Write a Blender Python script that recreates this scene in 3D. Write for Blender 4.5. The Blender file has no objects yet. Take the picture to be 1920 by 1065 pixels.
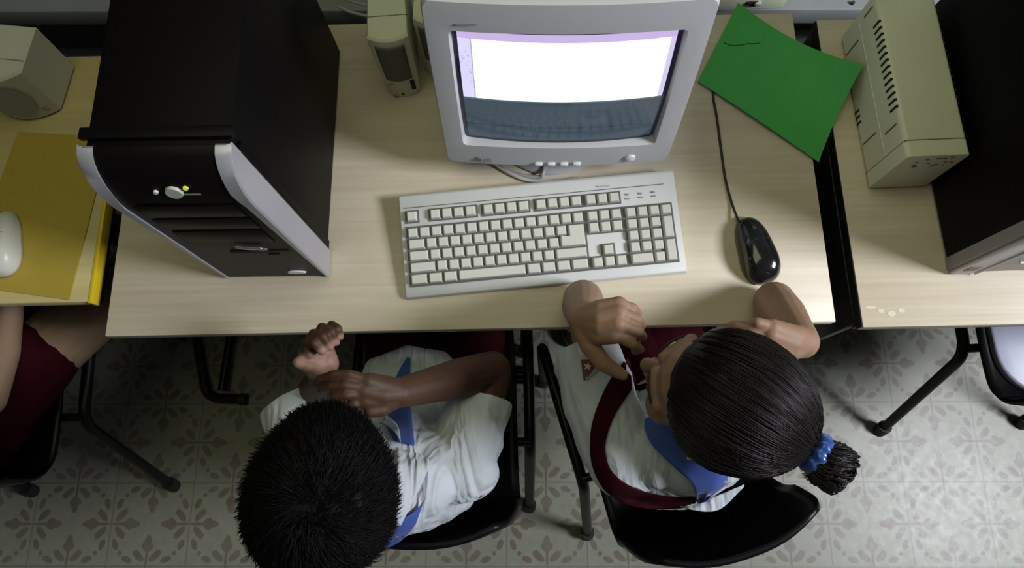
import bpy, bmesh, math, random
import numpy as np
from mathutils import Vector, Matrix, noise, Euler
from mathutils.bvhtree import BVHTree
random.seed(7); np.random.seed(7)
SC = bpy.context.scene
COL = SC.collection
V = Vector
PI = math.pi

# ------------------------------------------------------------------ camera (solved from desk edges, key pitch and floor tiles)
CAM = V((0.6650, -0.2074, 1.7985)); FPX = 1273.509
RX = V((0.9997143608829768, -0.017134569019900656, -0.01666142817537711))
RY = V((-0.02082101425008803, -0.9666706474844455, -0.2551751254679653))
RZ = V((-0.011733797762814083, 0.2554491453039067, -0.9667512876399784))
def ray(u, v):
    return RX*((u-960)/FPX) + RY*((v-532.5)/FPX) + RZ
def at(u, v, z):
    d = ray(u, v); return CAM + d*((z-CAM.z)/d.z)
cam = bpy.data.cameras.new('camera'); cam.sensor_width = 36; cam.lens = FPX*36/1920; cam.clip_start = .02
camo = bpy.data.objects.new('camera', cam); COL.objects.link(camo)
camo.matrix_world = Matrix(((RX.x, -RY.x, -RZ.x, CAM.x), (RX.y, -RY.y, -RZ.y, CAM.y), (RX.z, -RY.z, -RZ.z, CAM.z), (0, 0, 0, 1)))
SC.camera = camo
SC.view_settings.view_transform = 'Standard'; SC.view_settings.look = 'None'
SC.view_settings.exposure = -0.07; SC.view_settings.gamma = 1.0; SC.view_settings.use_curve_mapping = False
H = 0.7388        # desk top height

# ------------------------------------------------------------------ materials
def mat(name, col, rough=.5, metal=0, spec=.5, bump=None, noise_amt=0, noise_scale=20, sss=0, coat=0, sheen=0):
    m = bpy.data.materials.new(name); m.use_nodes = True
    nt = m.node_tree; b = nt.nodes['Principled BSDF']
    b.inputs['Base Color'].default_value = (*col, 1); b.inputs['Roughness'].default_value = rough
    b.inputs['Metallic'].default_value = metal; b.inputs['Specular IOR Level'].default_value = spec
    if sss:
        b.inputs['Subsurface Weight'].default_value = sss; b.inputs['Subsurface Radius'].default_value = (.012, .005, .003); b.inputs['Subsurface Scale'].default_value = .6
    if coat: b.inputs['Coat Weight'].default_value = coat
    if sheen: b.inputs['Sheen Weight'].default_value = sheen
    if noise_amt or bump:
        tc = nt.nodes.new('ShaderNodeTexCoord')
    if noise_amt:
        n = nt.nodes.new('ShaderNodeTexNoise'); n.inputs['Scale'].default_value = noise_scale; n.inputs['Detail'].default_value = 6
        nt.links.new(tc.outputs['Object'], n.inputs['Vector'])
        mx = nt.nodes.new('ShaderNodeMix'); mx.data_type = 'RGBA'
        mx.inputs['A'].default_value = (*[c*(1-noise_amt) for c in col], 1); mx.inputs['B'].default_value = (*[min(1, c*(1+noise_amt)) for c in col], 1)
        nt.links.new(n.outputs['Fac'], mx.inputs['Factor']); nt.links.new(mx.outputs['Result'], b.inputs['Base Color'])
    if bump:
        n2 = nt.nodes.new('ShaderNodeTexNoise'); n2.inputs['Scale'].default_value = bump[0]; n2.inputs['Detail'].default_value = 4
        nt.links.new(tc.outputs['Object'], n2.inputs['Vector'])
        bp = nt.nodes.new('ShaderNodeBump'); bp.inputs['Strength'].default_value = bump[1]; bp.inputs['Distance'].default_value = bump[2] if len(bump) > 2 else .002
        nt.links.new(n2.outputs['Fac'], bp.inputs['Height']); nt.links.new(bp.outputs['Normal'], b.inputs['Normal'])
    return m

class X:                                             # small expression builder over Math nodes
    nt = None
    def __init__(s, v): s.v = v
    def _op(s, op, o=None, c=None):
        n = X.nt.nodes.new('ShaderNodeMath'); n.operation = op
        for i, a in enumerate((s, o, c)):
            if a is None: continue
            if isinstance(a, X): X.nt.links.new(a.v, n.inputs[i])
            else: n.inputs[i].default_value = a
        return X(n.outputs[0])
    def __add__(s, o): return s._op('ADD', o)
    def __sub__(s, o): return s._op('SUBTRACT', o)
    def __mul__(s, o): return s._op('MULTIPLY', o)
    def __truediv__(s, o): return s._op('DIVIDE', o)
    def lt(s, o): return s._op('LESS_THAN', o)
    def gt(s, o): return s._op('GREATER_THAN', o)
    def mx(s, o): return s._op('MAXIMUM', o)
    def mn(s, o): return s._op('MINIMUM', o)
    def fr(s): return s._op('FRACT')
    def ab(s): return s._op('ABSOLUTE')
    def fl(s): return s._op('FLOOR')

def mixcol(nt, fac, a, b):
    mx = nt.nodes.new('ShaderNodeMix'); mx.data_type = 'RGBA'
    for k, s in (('A', a), ('B', b)):
        if isinstance(s, tuple): mx.inputs[k].default_value = (*s, 1)
        else: nt.links.new(s, mx.inputs[k])
    if isinstance(fac, X): nt.links.new(fac.v, mx.inputs['Factor'])
    elif isinstance(fac, float): mx.inputs['Factor'].default_value = fac
    else: nt.links.new(fac, mx.inputs['Factor'])
    return mx.outputs['Result']

def nnoise(nt, vec, scale, detail=4, rough=.5):
    n = nt.nodes.new('ShaderNodeTexNoise'); n.inputs['Scale'].default_value = scale; n.inputs['Detail'].default_value = detail; n.inputs['Roughness'].default_value = rough
    nt.links.new(vec, n.inputs['Vector']); return n.outputs['Fac']

def wood_mat(name, c1, c2, c3):
    m = bpy.data.materials.new(name); m.use_nodes = True; nt = m.node_tree; b = nt.nodes['Principled BSDF']
    tc = nt.nodes.new('ShaderNodeTexCoord'); mp = nt.nodes.new('ShaderNodeMapping')
    mp.inputs['Scale'].default_value = (1.6, 60, 20); nt.links.new(tc.outputs['Object'], mp.inputs['Vector'])
    f = nnoise(nt, mp.outputs['Vector'], 2.2, 6, .65)
    mp2 = nt.nodes.new('ShaderNodeMapping'); mp2.inputs['Scale'].default_value = (.7, 9, 3); nt.links.new(tc.outputs['Object'], mp2.inputs['Vector'])
    g = nnoise(nt, mp2.outputs['Vector'], 2.0, 3)
    r = nt.nodes.new('ShaderNodeValToRGB'); r.color_ramp.elements[0].position = .3; r.color_ramp.elements[0].color = (*c1, 1)
    r.color_ramp.elements[1].position = .7; r.color_ramp.elements[1].color = (*c2, 1); nt.links.new(f, r.inputs['Fac'])
    r2 = nt.nodes.new('ShaderNodeValToRGB'); r2.color_ramp.elements[0].position = .45; r2.color_ramp.elements[0].color = (0, 0, 0, 1); r2.color_ramp.elements[1].position = .75
    r2.color_ramp.elements[1].color = (.55, .55, .55, 1); nt.links.new(g, r2.inputs['Fac'])
    nt.links.new(mixcol(nt, r2.outputs['Color'], r.outputs['Color'], c3), b.inputs['Base Color'])
    b.inputs['Roughness'].default_value = .42; b.inputs['Specular IOR Level'].default_value = .45
    return m

def floor_mat():
    m = bpy.data.materials.new('patterned_cement_tile'); m.use_nodes = True; nt = m.node_tree; b = nt.nodes['Principled BSDF']; X.nt = nt
    tc = nt.nodes.new('ShaderNodeTexCoord'); sx = nt.nodes.new('ShaderNodeSeparateXYZ'); nt.links.new(tc.outputs['Object'], sx.inputs[0])
    u = X(sx.outputs['X'])*5.0 + 50.0; v = X(sx.outputs['Y'])*5.0 + 50.0
    p = (u+v).fr() - .5; q = (u-v).fr() - .5
    du = ((p+q)*.5).ab(); dv = ((p-q)*.5).ab()
    par = (((u+v).fl()+(u-v).fl()+1.0)*.5).fr().gt(.25); npar = par*-1.0+1.0     # flowers turn a quarter between the two kinds of tile edge
    a = du*npar+dv*par; c = dv*npar+du*par
    wob = X(nnoise(nt, tc.outputs['Object'], 110, 2))*.5 + .75
    def ell(cx, cy, ang, rx, ry):
        ca, sa = math.cos(math.radians(ang)), math.sin(math.radians(ang)); dx = a-cx; dy = c-cy
        p_ = (dx*ca+dy*sa)/rx; q_ = (dy*ca-dx*sa)/ry; return p_*p_+q_*q_
    d = ell(.262, 0, 0, .108, .046)
    d = d.mn(ell(.225, .03, 35, .055, .036))
    d = d.mn(ell(.12, .105, 50, .090, .040))
    d = d.mn(ell(.155, .125, 20, .040, .028))
    d = d.mn(ell(.10, .0, 0, .10, .017))
    d = d.mn(ell(.082, .245, 68, .068, .036))
    d = d.mn(ell(.155, .345, 0, .028, .028))
    pat = (d*wob).lt(1.0)
    fade = X(nnoise(nt, tc.outputs['Object'], 7, 5)); fade2 = X(nnoise(nt, tc.outputs['Object'], 45, 5))
    base = mixcol(nt, fade2, (.175, .183, .138), (.245, .25, .193))
    pt = mixcol(nt, fade2, (.108, .090, .066), (.152, .130, .100))
    amt = pat*(fade*.7 + .52).mn(1.0)
    c1 = mixcol(nt, amt, base, pt)
    gx = (u.fr()-.5).ab(); gy = (v.fr()-.5).ab()
    gr = gx.mx(gy).gt(.4915)
    c2 = mixcol(nt, gr*.75, c1, (.13, .125, .115))
    nt.links.new(c2, b.inputs['Base Color'])
    nt.links.new((fade2*.18+.31).v, b.inputs['Roughness']); b.inputs['Specular IOR Level'].default_value = .45
    bp = nt.nodes.new('ShaderNodeBump'); bp.inputs['Strength'].default_value = .18; bp.inputs['Distance'].default_value = .003
    nt.links.new((fade*.6+fade2*.25-gr*.5).v, bp.inputs['Height']); nt.links.new(bp.outputs['Normal'], b.inputs['Normal'])
    return m

def skin_mat(name, col, palm=None):
    m = mat(name, col, .56, sss=.12, bump=(260, .12, .001), spec=.3); nt = m.node_tree; b = nt.nodes['Principled BSDF']
    tc = nt.nodes.new('ShaderNodeTexCoord'); n = nnoise(nt, tc.outputs['Object'], 40, 5)
    c = mixcol(nt, n, tuple(x*.86 for x in col), tuple(min(1, x*1.12) for x in col))
    if palm:
        at_ = nt.nodes.new('ShaderNodeAttribute'); at_.attribute_name = 'palm'
        c = mixcol(nt, at_.outputs['Fac'], c, palm)
    nt.links.new(c, b.inputs['Base Color'])
    return m

def screen_mat():
    m = bpy.data.materials.new('lit_screen'); m.use_nodes = True; nt = m.node_tree; b = nt.nodes['Principled BSDF']; X.nt = nt
    tc = nt.nodes.new('ShaderNodeTexCoord'); sx = nt.nodes.new('ShaderNodeSeparateXYZ'); nt.links.new(tc.outputs['Object'], sx.inputs[0])
    x = X(sx.outputs['X'])/.273 + .5; y = X(sx.outputs['Z'])/.215 + .5        # picture area in the screen's own frame
    top = y.gt(.945); left = x.lt(.062); right = x.gt(.975); band = y.lt(.455)
    c = mixcol(nt, left, (1.0, 1.0, 1.0), (.56, .54, .78))
    spk = X(nnoise(nt, tc.outputs['Object'], 190, 2)).gt(.62)
    c = mixcol(nt, left*spk*(y.gt(.6))*.55, c, (.30, .31, .45))
    c = mixcol(nt, (x.gt(.058))*(x.lt(.064)), c, (.35, .35, .42))
    c = mixcol(nt, right, c, (.52, .48, .66))
    c = mixcol(nt, top, c, (.46, .36, .62))
    f = X(nnoise(nt, tc.outputs['Object'], 330, 3)); f2 = X(nnoise(nt, tc.outputs['Object'], 14, 2))
    bl = mixcol(nt, f2, (.022, .035, .052), (.034, .053, .072))
    bl = mixcol(nt, (y.lt(.30))*(f.gt(.55))*.55, bl, (.02, .035, .06))
    gx = (x*22.0).fr().lt(.10); gy = (y*26.0).fr().lt(.14)
    bl = mixcol(nt, (gx.mx(gy))*(y.lt(.27))*.5, bl, (.022, .04, .065))
    bl = mixcol(nt, (y.lt(.175))*(y.gt(.155))*(x.lt(.93))*(X(nnoise(nt, tc.outputs['Object'], 60, 1)).gt(.40))*.6, bl, (.012, .02, .035))
    bl = mixcol(nt, (y.gt(.44)), bl, (.045, .10, .12))
    c = mixcol(nt, band, c, bl)
    edge = ((x-.5).ab().gt(.5)).mx((y-.5).ab().gt(.5))
    c = mixcol(nt, edge, c, (.004, .004, .012))
    nt.links.new(c, b.inputs['Emission Color']); b.inputs['Emission Strength'].default_value = 1.35
    b.inputs['Base Color'].default_value = (.012, .014, .016, 1); b.inputs['Roughness'].default_value = .12
    return m

M = {}
M['desk'] = wood_mat('beige_wood_laminate', (.54, .465, .345), (.64, .57, .44), (.47, .38, .27))
M['desk_yellow'] = wood_mat('yellowish_wood_laminate', (.45, .375, .17), (.55, .455, .215), (.41, .32, .14))
M['floor'] = floor_mat()
M['black_metal'] = mat('black_painted_metal', (.007, .007, .008), .38, spec=.25)
M['black_plastic'] = mat('black_plastic', (.004, .004, .0045), .36, spec=.18, bump=(600, .08, .0005))
M['case_black'] = mat('black_case_steel', (.0035, .003, .0032), .48, spec=.06)
M['bezel_black'] = mat('glossy_dark_bezel', (.005, .004, .004), .40, spec=.08)
M['silver'] = mat('silver_plastic', (.42, .42, .46), .33, metal=.35, noise_amt=.03)
M['silver_dark'] = mat('grey_plastic', (.26, .25, .26), .4)
M['monitor'] = mat('pale_grey_monitor_plastic', (.475, .485, .50), .45, noise_amt=.03, bump=(500, .05, .0004))
M['monitor_light'] = mat('light_button_plastic', (.66, .67, .68), .35)
M['key'] = mat('ivory_key_plastic', (.57, .57, .52), .42, noise_amt=.04, noise_scale=60)
M['key_case'] = mat('pale_keyboard_plastic', (.56, .57, .56), .45, noise_amt=.03)
M['key_gap'] = mat('keyboard_well', (.10, .10, .095), .6)
M['beige'] = mat('aged_beige_plastic', (.62, .65, .50), .45, noise_amt=.07, noise_scale=9, bump=(400, .06, .0004))
M['beige_dark'] = mat('shadowed_beige_grille', (.10, .10, .085), .6, bump=(900, .5, .001))
M['ups'] = mat('yellowed_beige_plastic', (.68, .70, .52), .45, noise_amt=.08, noise_scale=12, bump=(420, .06, .0004))
M['ups_side'] = M['ups']
M['grime'] = mat('brown_grime', (.12, .105, .07), .8)
M['slot'] = mat('dark_slot', (.012, .012, .010), .8)
M['green'] = mat('green_card', (.050, .36, .070), .7, noise_amt=.10, noise_scale=35, bump=(800, .1, .0005))
M['green_dark'] = mat('dark_pen_mark', (.012, .06, .02), .7)
M['yellow'] = mat('yellow_folder_card', (.40, .30, .04), .55, noise_amt=.08, noise_scale=30)
M['yellow_edge'] = mat('yellow_edge_band', (.62, .45, .012), .4)
M['mouse_black'] = mat('gloss_black_plastic', (.009, .009, .010), .14, coat=.3)
M['mouse_white'] = mat('white_mouse_plastic', (.60, .60, .54), .35)
M['rubber'] = mat('black_rubber', (.010, .010, .010), .6)
M['cable_grey'] = mat('grey_cable', (.34, .34, .31), .5)
M['cable_white'] = mat('pale_cable', (.50, .50, .46), .5)
M['wall'] = mat('dark_green_painted_wall', (.045, .058, .048), .6, noise_amt=.25, noise_scale=6, bump=(60, .3, .003))
M['ledge'] = mat('pale_grey_ledge', (.20, .21, .215), .55, noise_amt=.12, noise_scale=14)
M['plaster'] = mat('pale_plaster', (.55, .56, .55), .8, noise_amt=.05)
M['shirt'] = mat('white_cotton', (.45, .485, .52), .85, sheen=.15, bump=(900, .12, .0006))
def add_folds(m, scale, dist, strength):
    nt = m.node_tree; b = nt.nodes['Principled BSDF']; tc = nt.nodes.new('ShaderNodeTexCoord'); mp = nt.nodes.new('ShaderNodeMapping')
    mp.inputs['Rotation'].default_value = (.3, .2, .7); mp.inputs['Scale'].default_value = (1.6, .6, .9); nt.links.new(tc.outputs['Object'], mp.inputs['Vector'])
    n = nt.nodes.new('ShaderNodeTexNoise'); n.inputs['Scale'].default_value = scale; n.inputs['Detail'].default_value = 2.5; n.inputs['Distortion'].default_value = 1.1
    nt.links.new(mp.outputs['Vector'], n.inputs['Vector']); X.nt = nt
    h = ((X(n.outputs['Fac'])-.5).ab()*-2.0+1.0); bp = nt.nodes.new('ShaderNodeBump'); bp.inputs['Strength'].default_value = strength; bp.inputs['Distance'].default_value = dist
    nt.links.new(h.v, bp.inputs['Height']); old = b.inputs['Normal'].links[0].from_socket if b.inputs['Normal'].is_linked else None
    if old: nt.links.new(old, bp.inputs['Normal'])
    nt.links.new(bp.outputs['Normal'], b.inputs['Normal'])
add_folds(M['shirt'], 11, .022, .55)
M['scarf'] = mat('blue_scarf_cloth', (.030, .068, .29), .75, sheen=.1, noise_amt=.12, noise_scale=40, bump=(900, .15, .0006))
M['maroon'] = mat('maroon_cloth', (.026, .002, .0045), .9, spec=.08, noise_amt=.15, noise_scale=40, bump=(700, .2, .0008))
M['badge'] = mat('dark_red_badge', (.095, .012, .014), .6)
M['badge_star'] = mat('pale_badge_star', (.62, .45, .36), .6)
M['badge_grey'] = mat('grey_badge_print', (.26, .27, .25), .7)
M['skin_girl'] = skin_mat('light_brown_skin', (.265, .160, .105))
M['skin_boy'] = skin_mat('dark_brown_skin', (.058, .027, .015), (.25, .14, .105))
M['skin_kid'] = skin_mat('tan_skin', (.25, .165, .105))
M['lips'] = mat('lips', (.27, .10, .085), .4)
M['eye'] = mat('eye_white', (.6, .58, .55), .2)
M['iris'] = mat('dark_iris', (.02, .012, .008), .1)
M['hair_boy'] = mat('black_hair', (.004, .0035, .0036), .6, spec=.10)
M['hair_girl'] = mat('dark_brown_hair', (.0075, .005, .0048), .42, spec=.22)
M['hair_strand'] = mat('dark_brown_hair_strand', (.026, .016, .016), .30, spec=.6)
M['brow'] = mat('dark_brow', (.02, .013, .010), .7)
M['scrunchie'] = mat('bright_blue_satin', (.008, .060, .27), .28, sheen=.3)
M['seat_sheen'] = mat('grey_lilac_seat_sheen', (.30, .31, .40), .32, noise_amt=.05)  # window reflection on black seat plastic, painted as a pale tone
M['led_red'] = mat('orange_red_print', (.55, .16, .09), .4)
M['led_green'] = bpy.data.materials.new('lit_green_light'); M['led_green'].use_nodes = True
_b = M['led_green'].node_tree.nodes['Principled BSDF']; _b.inputs['Base Color'].default_value = (.3, .4, .02, 1)
_b.inputs['Emission Color'].default_value = (.75, .8, .05, 1); _b.inputs['Emission Strength'].default_value = .5
M['print_grey'] = mat('grey_print', (.12, .12, .125), .5)
M['chrome'] = mat('chrome_badge', (.55, .55, .56), .2, metal=.9)
M['button_grey'] = mat('pale_grey_green_button', (.42, .46, .41), .35)
M['gold'] = mat('gold_stud', (.8, .55, .2), .2, metal=1)
M['nail_mat'] = mat('fingernail', (.40, .24, .19), .3)
M['shoe'] = mat('black_shoe_leather', (.014, .013, .012), .35)
M['screen'] = screen_mat()

# ------------------------------------------------------------------ mesh helpers
def link(o, parent=None):
    COL.objects.link(o)
    if parent is not None: o.parent = parent
    return o
def from_data(name, vs, fs, m, parent=None, smooth=False):
    me = bpy.data.meshes.new(name); me.from_pydata([tuple(v) for v in vs], [], [tuple(f) for f in fs]); me.update()
    if smooth: me.polygons.foreach_set('use_smooth', [True]*len(me.polygons))
    me.materials.append(m); return link(bpy.data.objects.new(name, me), parent)
def from_bm(name, bm, m, parent=None, smooth=False):
    bmesh.ops.recalc_face_normals(bm, faces=bm.faces)
    me = bpy.data.meshes.new(name); bm.to_mesh(me); bm.free()
    if smooth:
        me.polygons.foreach_set('use_smooth', [True]*len(me.polygons))
    me.materials.append(m); return link(bpy.data.objects.new(name, me), parent)
def sharp(o, ang=40):
    me = o.data; me.polygons.foreach_set('use_smooth', [True]*len(me.polygons))
    bm = bmesh.new(); bm.from_mesh(me)
    for e in bm.edges:
        e.smooth = not (len(e.link_faces) == 2 and e.calc_face_angle(0) > math.radians(ang))
    bm.to_mesh(me); bm.free(); return o
def thing(name, label, cat, loc=(0, 0, 0), rz=0, group=None):
    o = bpy.data.objects.new(name, None); o.empty_display_size = .05; COL.objects.link(o)
    o.location = loc; o.rotation_euler = (0, 0, rz); o['label'] = label; o['category'] = cat
    if group: o['group'] = group
    return o
def tag(o, label, cat, group=None):
    o['label'] = label; o['category'] = cat
    if group: o['group'] = group
    return o
def bm_box(bm, c, s, rot=None, bev=0, seg=2):
    r = bmesh.ops.create_cube(bm, size=1); vs = r['verts']
    bmesh.ops.scale(bm, vec=s, verts=vs)
    if bev:
        es = list({e for v in vs for e in v.link_edges})
        g = bmesh.ops.bevel(bm, geom=es, offset=bev, segments=seg, affect='EDGES', profile=.5)
        vs = list({v for f in g['faces'] for v in f.verts} | {v for v in vs if v.is_valid})
    if rot: bmesh.ops.rotate(bm, cent=(0, 0, 0), matrix=rot, verts=vs)
    bmesh.ops.translate(bm, vec=c, verts=vs); return vs
def box(name, c, s, m, parent=None, bev=.002, rot=None, seg=2):
    bm = bmesh.new(); bm_box(bm, c, s, rot, bev, seg); return sharp(from_bm(name, bm, m, parent))
def prism(name, outline, axis, a, b, m, parent=None, bev=0, seg=2):
    """outline: 2D points; extruded along axis 'x','y' or 'z' from a to b."""
    def P(p, t):
        return {'x': (t, p[0], p[1]), 'y': (p[0], t, p[1]), 'z': (p[0], p[1], t)}[axis]
    bm = bmesh.new(); A = [bm.verts.new(P(p, a)) for p in outline]; B = [bm.verts.new(P(p, b)) for p in outline]
    n = len(outline); bm.faces.new(A); bm.faces.new(B[::-1])
    for i in range(n): bm.faces.new((A[i], A[(i+1) % n], B[(i+1) % n], B[i]))
    if bev:
        bmesh.ops.recalc_face_normals(bm, faces=bm.faces)
        es = [e for e in bm.edges if e.calc_face_angle(0) > .6]
        bmesh.ops.bevel(bm, geom=es, offset=bev, segments=seg, affect='EDGES', profile=.5)
    return sharp(from_bm(name, bm, m, parent))
def catmull(pts, n=8):
    P = [V(p) for p in pts]; P = [P[0]*2-P[1]] + P + [P[-1]*2-P[-2]]; out = []
    for i in range(1, len(P)-2):
        for k in range(n):
            t = k/n; a, b, c, d = P[i-1], P[i], P[i+1], P[i+2]
            out.append(.5*((2*b)+(c-a)*t+(2*a-5*b+4*c-d)*t*t+(3*b-a-3*c+d)*t**3))
    out.append(P[-2]); return out
def sweep(pts, r, sides=8, cap=True):
    """round tube through pts; r a number or a list."""
    n = len(pts); R = r if isinstance(r, (list, tuple)) else [r]*n
    vs, fs = [], []; up = None
    for i in range(n):
        t = (pts[min(i+1, n-1)]-pts[max(i-1, 0)]).normalized()
        if up is None: up = t.orthogonal().normalized()
        up = (up - t*up.dot(t)).normalized(); w = t.cross(up)
        for k in range(sides):
            a = 2*PI*k/sides; vs.append(pts[i]+(up*math.cos(a)+w*math.sin(a))*R[i])
    for i in range(n-1):
        for k in range(sides):
            fs.append((i*sides+k, i*sides+(k+1) % sides, (i+1)*sides+(k+1) % sides, (i+1)*sides+k))
    if cap: fs.append(tuple(range(sides))[::-1]); fs.append(tuple(range((n-1)*sides, n*sides)))
    return vs, fs
def tube(name, pts, r, m, parent=None, smooth_n=8, sides=10):
    P = catmull(pts, smooth_n) if smooth_n else [V(p) for p in pts]
    vs, fs = sweep(P, r, sides); return sharp(from_data(name, vs, fs, m, parent), 60)
def bent(pts, rad, n=5):
    """polyline with rounded corners."""
    P = [V(p) for p in pts]; out = [P[0]]
    for i in range(1, len(P)-1):
        a = (P[i-1]-P[i]); b = (P[i+1]-P[i]); r = min(rad, a.length*.49, b.length*.49); a = P[i]+a.normalized()*r; b = P[i]+b.normalized()*r
        for k in range(n+1):
            t = k/n; out.append(a*(1-t)**2+P[i]*2*t*(1-t)+b*t*t)
    out.append(P[-1]); return out
def lathe(name, prof, m, parent=None, n=32, c=(0, 0, 0)):
    vs, fs = [], []
    for r, z in prof:
        for k in range(n): vs.append((c[0]+r*math.cos(2*PI*k/n), c[1]+r*math.sin(2*PI*k/n), c[2]+z))
    for i in range(len(prof)-1):
        for k in range(n): fs.append((i*n+k, i*n+(k+1) % n, (i+1)*n+(k+1) % n, (i+1)*n+k))
    fs.append(tuple(range(n))[::-1]); fs.append(tuple(range((len(prof)-1)*n, len(prof)*n)))
    return sharp(from_data(name, vs, fs, m, parent), 50)
def rrect(w, h, r, n=5, cx=0, cy=0):
    out = []
    for sx, sy, a0 in ((1, 1, 0), (-1, 1, 90), (-1, -1, 180), (1, -1, 270)):
        for k in range(n+1):
            a = math.radians(a0+90*k/n); out.append((cx+sx*(w/2-r)+r*math.cos(a), cy+sy*(h/2-r)+r*math.sin(a)))
    return out

# ------------------------------------------------------------------ blobs: union of capsules and ellipsoids, remeshed into one skin
_sph = None
def unit_sphere(nu=18, nv=10):
    vs = [(0, 0, -1)]; fs = []
    for j in range(1, nv):
        p = -PI/2+PI*j/nv
        for i in range(nu): vs.append((math.cos(p)*math.cos(2*PI*i/nu), math.cos(p)*math.sin(2*PI*i/nu), math.sin(p)))
    vs.append((0, 0, 1)); top = len(vs)-1
    for i in range(nu): fs.append((0, 1+(i+1) % nu, 1+i)); fs.append((top, 1+(nv-2)*nu+i, 1+(nv-2)*nu+(i+1) % nu))
    for j in range(nv-2):
        for i in range(nu): a = 1+j*nu; fs.append((a+i, a+(i+1) % nu, a+nu+(i+1) % nu, a+nu+i))
    return np.array(vs), fs
SPH_V, SPH_F = unit_sphere()
class Blob:
    def __init__(s): s.v = []; s.f = []; s.n = 0
    def add(s, vs, fs):
        s.v.append(np.asarray(vs, float)); s.f += [tuple(i+s.n for i in f) for f in fs]; s.n += len(vs)
    def ell(s, c, r, R=None):
        p = SPH_V*np.array(r if hasattr(r, '__len__') else (r, r, r))
        if R is not None: p = p@np.array(R).T
        s.add(p+np.array(c), SPH_F); return s
    def cap(s, p0, p1, r0, r1=None):
        r1 = r0 if r1 is None else r1; p0, p1 = V(p0), V(p1); d = p1-p0; L = max(d.length, 1e-6); n = max(2, int(L/(min(r0, r1)*.30))+1)
        t = d/L; u = t.orthogonal().normalized(); w = t.cross(u); Rm = np.array([list(u), list(w), list(t)]).T
        # rings: hemisphere, straight cone, hemisphere
        vs = []; nu = 16; rings = []
        for k in range(1, 6): a = -PI/2+PI/2*k/5; rings.append((r0*math.sin(a), r0*math.cos(a)))
        for k in range(0, 6): a = PI/2*k/5*.999; rings.append((L+r1*math.sin(a), max(r1*math.cos(a), 1e-5)))
        for zz, rr in rings:
            for i in range(nu): a = 2*PI*i/nu; vs.append((rr*math.cos(a), rr*math.sin(a), zz))
        fs = []
        for j in range(len(rings)-1):
            for i in range(nu): fs.append((j*nu+i, j*nu+(i+1) % nu, (j+1)*nu+(i+1) % nu, (j+1)*nu+i))
        fs.append(tuple(range(nu))[::-1]); fs.append(tuple(range((len(rings)-1)*nu, len(rings)*nu)))
        s.add(np.array(vs)@Rm.T+np.array(p0), fs); return s
    def chain(s, pts, rs):
        for i in range(len(pts)-1): s.cap(pts[i], pts[i+1], rs[i], rs[i+1])
        return s
    def ellchain(s, a, ra, b, rb, n=6, R=None):
        a, b, ra, rb = map(np.array, (a, b, ra, rb))
        for k in range(n+1): t = k/n; s.ell(a*(1-t)+b*t, ra*(1-t)+rb*t, R)
        return s
    def build(s, name, m, parent=None, voxel=.003, smooth=4, origin=None, warp=None):
        org = V(origin) if origin is not None else V((0, 0, 0))
        me = bpy.data.meshes.new(name+'_raw'); me.from_pydata(np.concatenate(s.v).tolist(), [], s.f); me.update()
        tmp = bpy.data.objects.new(name+'_raw', me); COL.objects.link(tmp)
        r = tmp.modifiers.new('r', 'REMESH'); r.mode = 'VOXEL'; r.voxel_size = voxel
        if smooth: q = tmp.modifiers.new('s', 'SMOOTH'); q.factor = .5; q.iterations = smooth
        dg = bpy.context.evaluated_depsgraph_get(); dg.update()
        out = bpy.data.meshes.new_from_object(tmp.evaluated_get(dg)); out.name = name
        bpy.data.objects.remove(tmp); bpy.data.meshes.remove(me)
        if warp:
            nr = [V(v.normal) for v in out.vertices]
            for v, n in zip(out.vertices, nr): v.co = warp(v.co.copy(), n)
        if origin is not None: out.transform(Matrix.Translation(-org))
        out.polygons.foreach_set('use_smooth', [True]*len(out.polygons)); out.update()
        out.materials.clear(); out.materials.append(m)
        o = bpy.data.objects.new(name, out); link(o, parent); o['_org'] = list(org); return o
def world_bvh(objs, org):
    vs, fs = [], []
    for o in objs:
        b = len(vs); vs += [v.co+V(org) for v in o.data.vertices]; fs += [tuple(b+i for i in p.vertices) for p in o.data.polygons]
    return BVHTree.FromPolygons(vs, fs)
def resample(P, n):
    P = [V((p[0], p[1], 0)) for p in P]; L = [0]
    for i in range(1, len(P)): L.append(L[-1]+(P[i]-P[i-1]).length)
    out = []
    for k in range(n):
        d = L[-1]*k/(n-1)
        for i in range(1, len(P)):
            if d <= L[i]+1e-9: t = (d-L[i-1])/max(L[i]-L[i-1], 1e-9); out.append(P[i-1].lerp(P[i], t)); break
    return out
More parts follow.
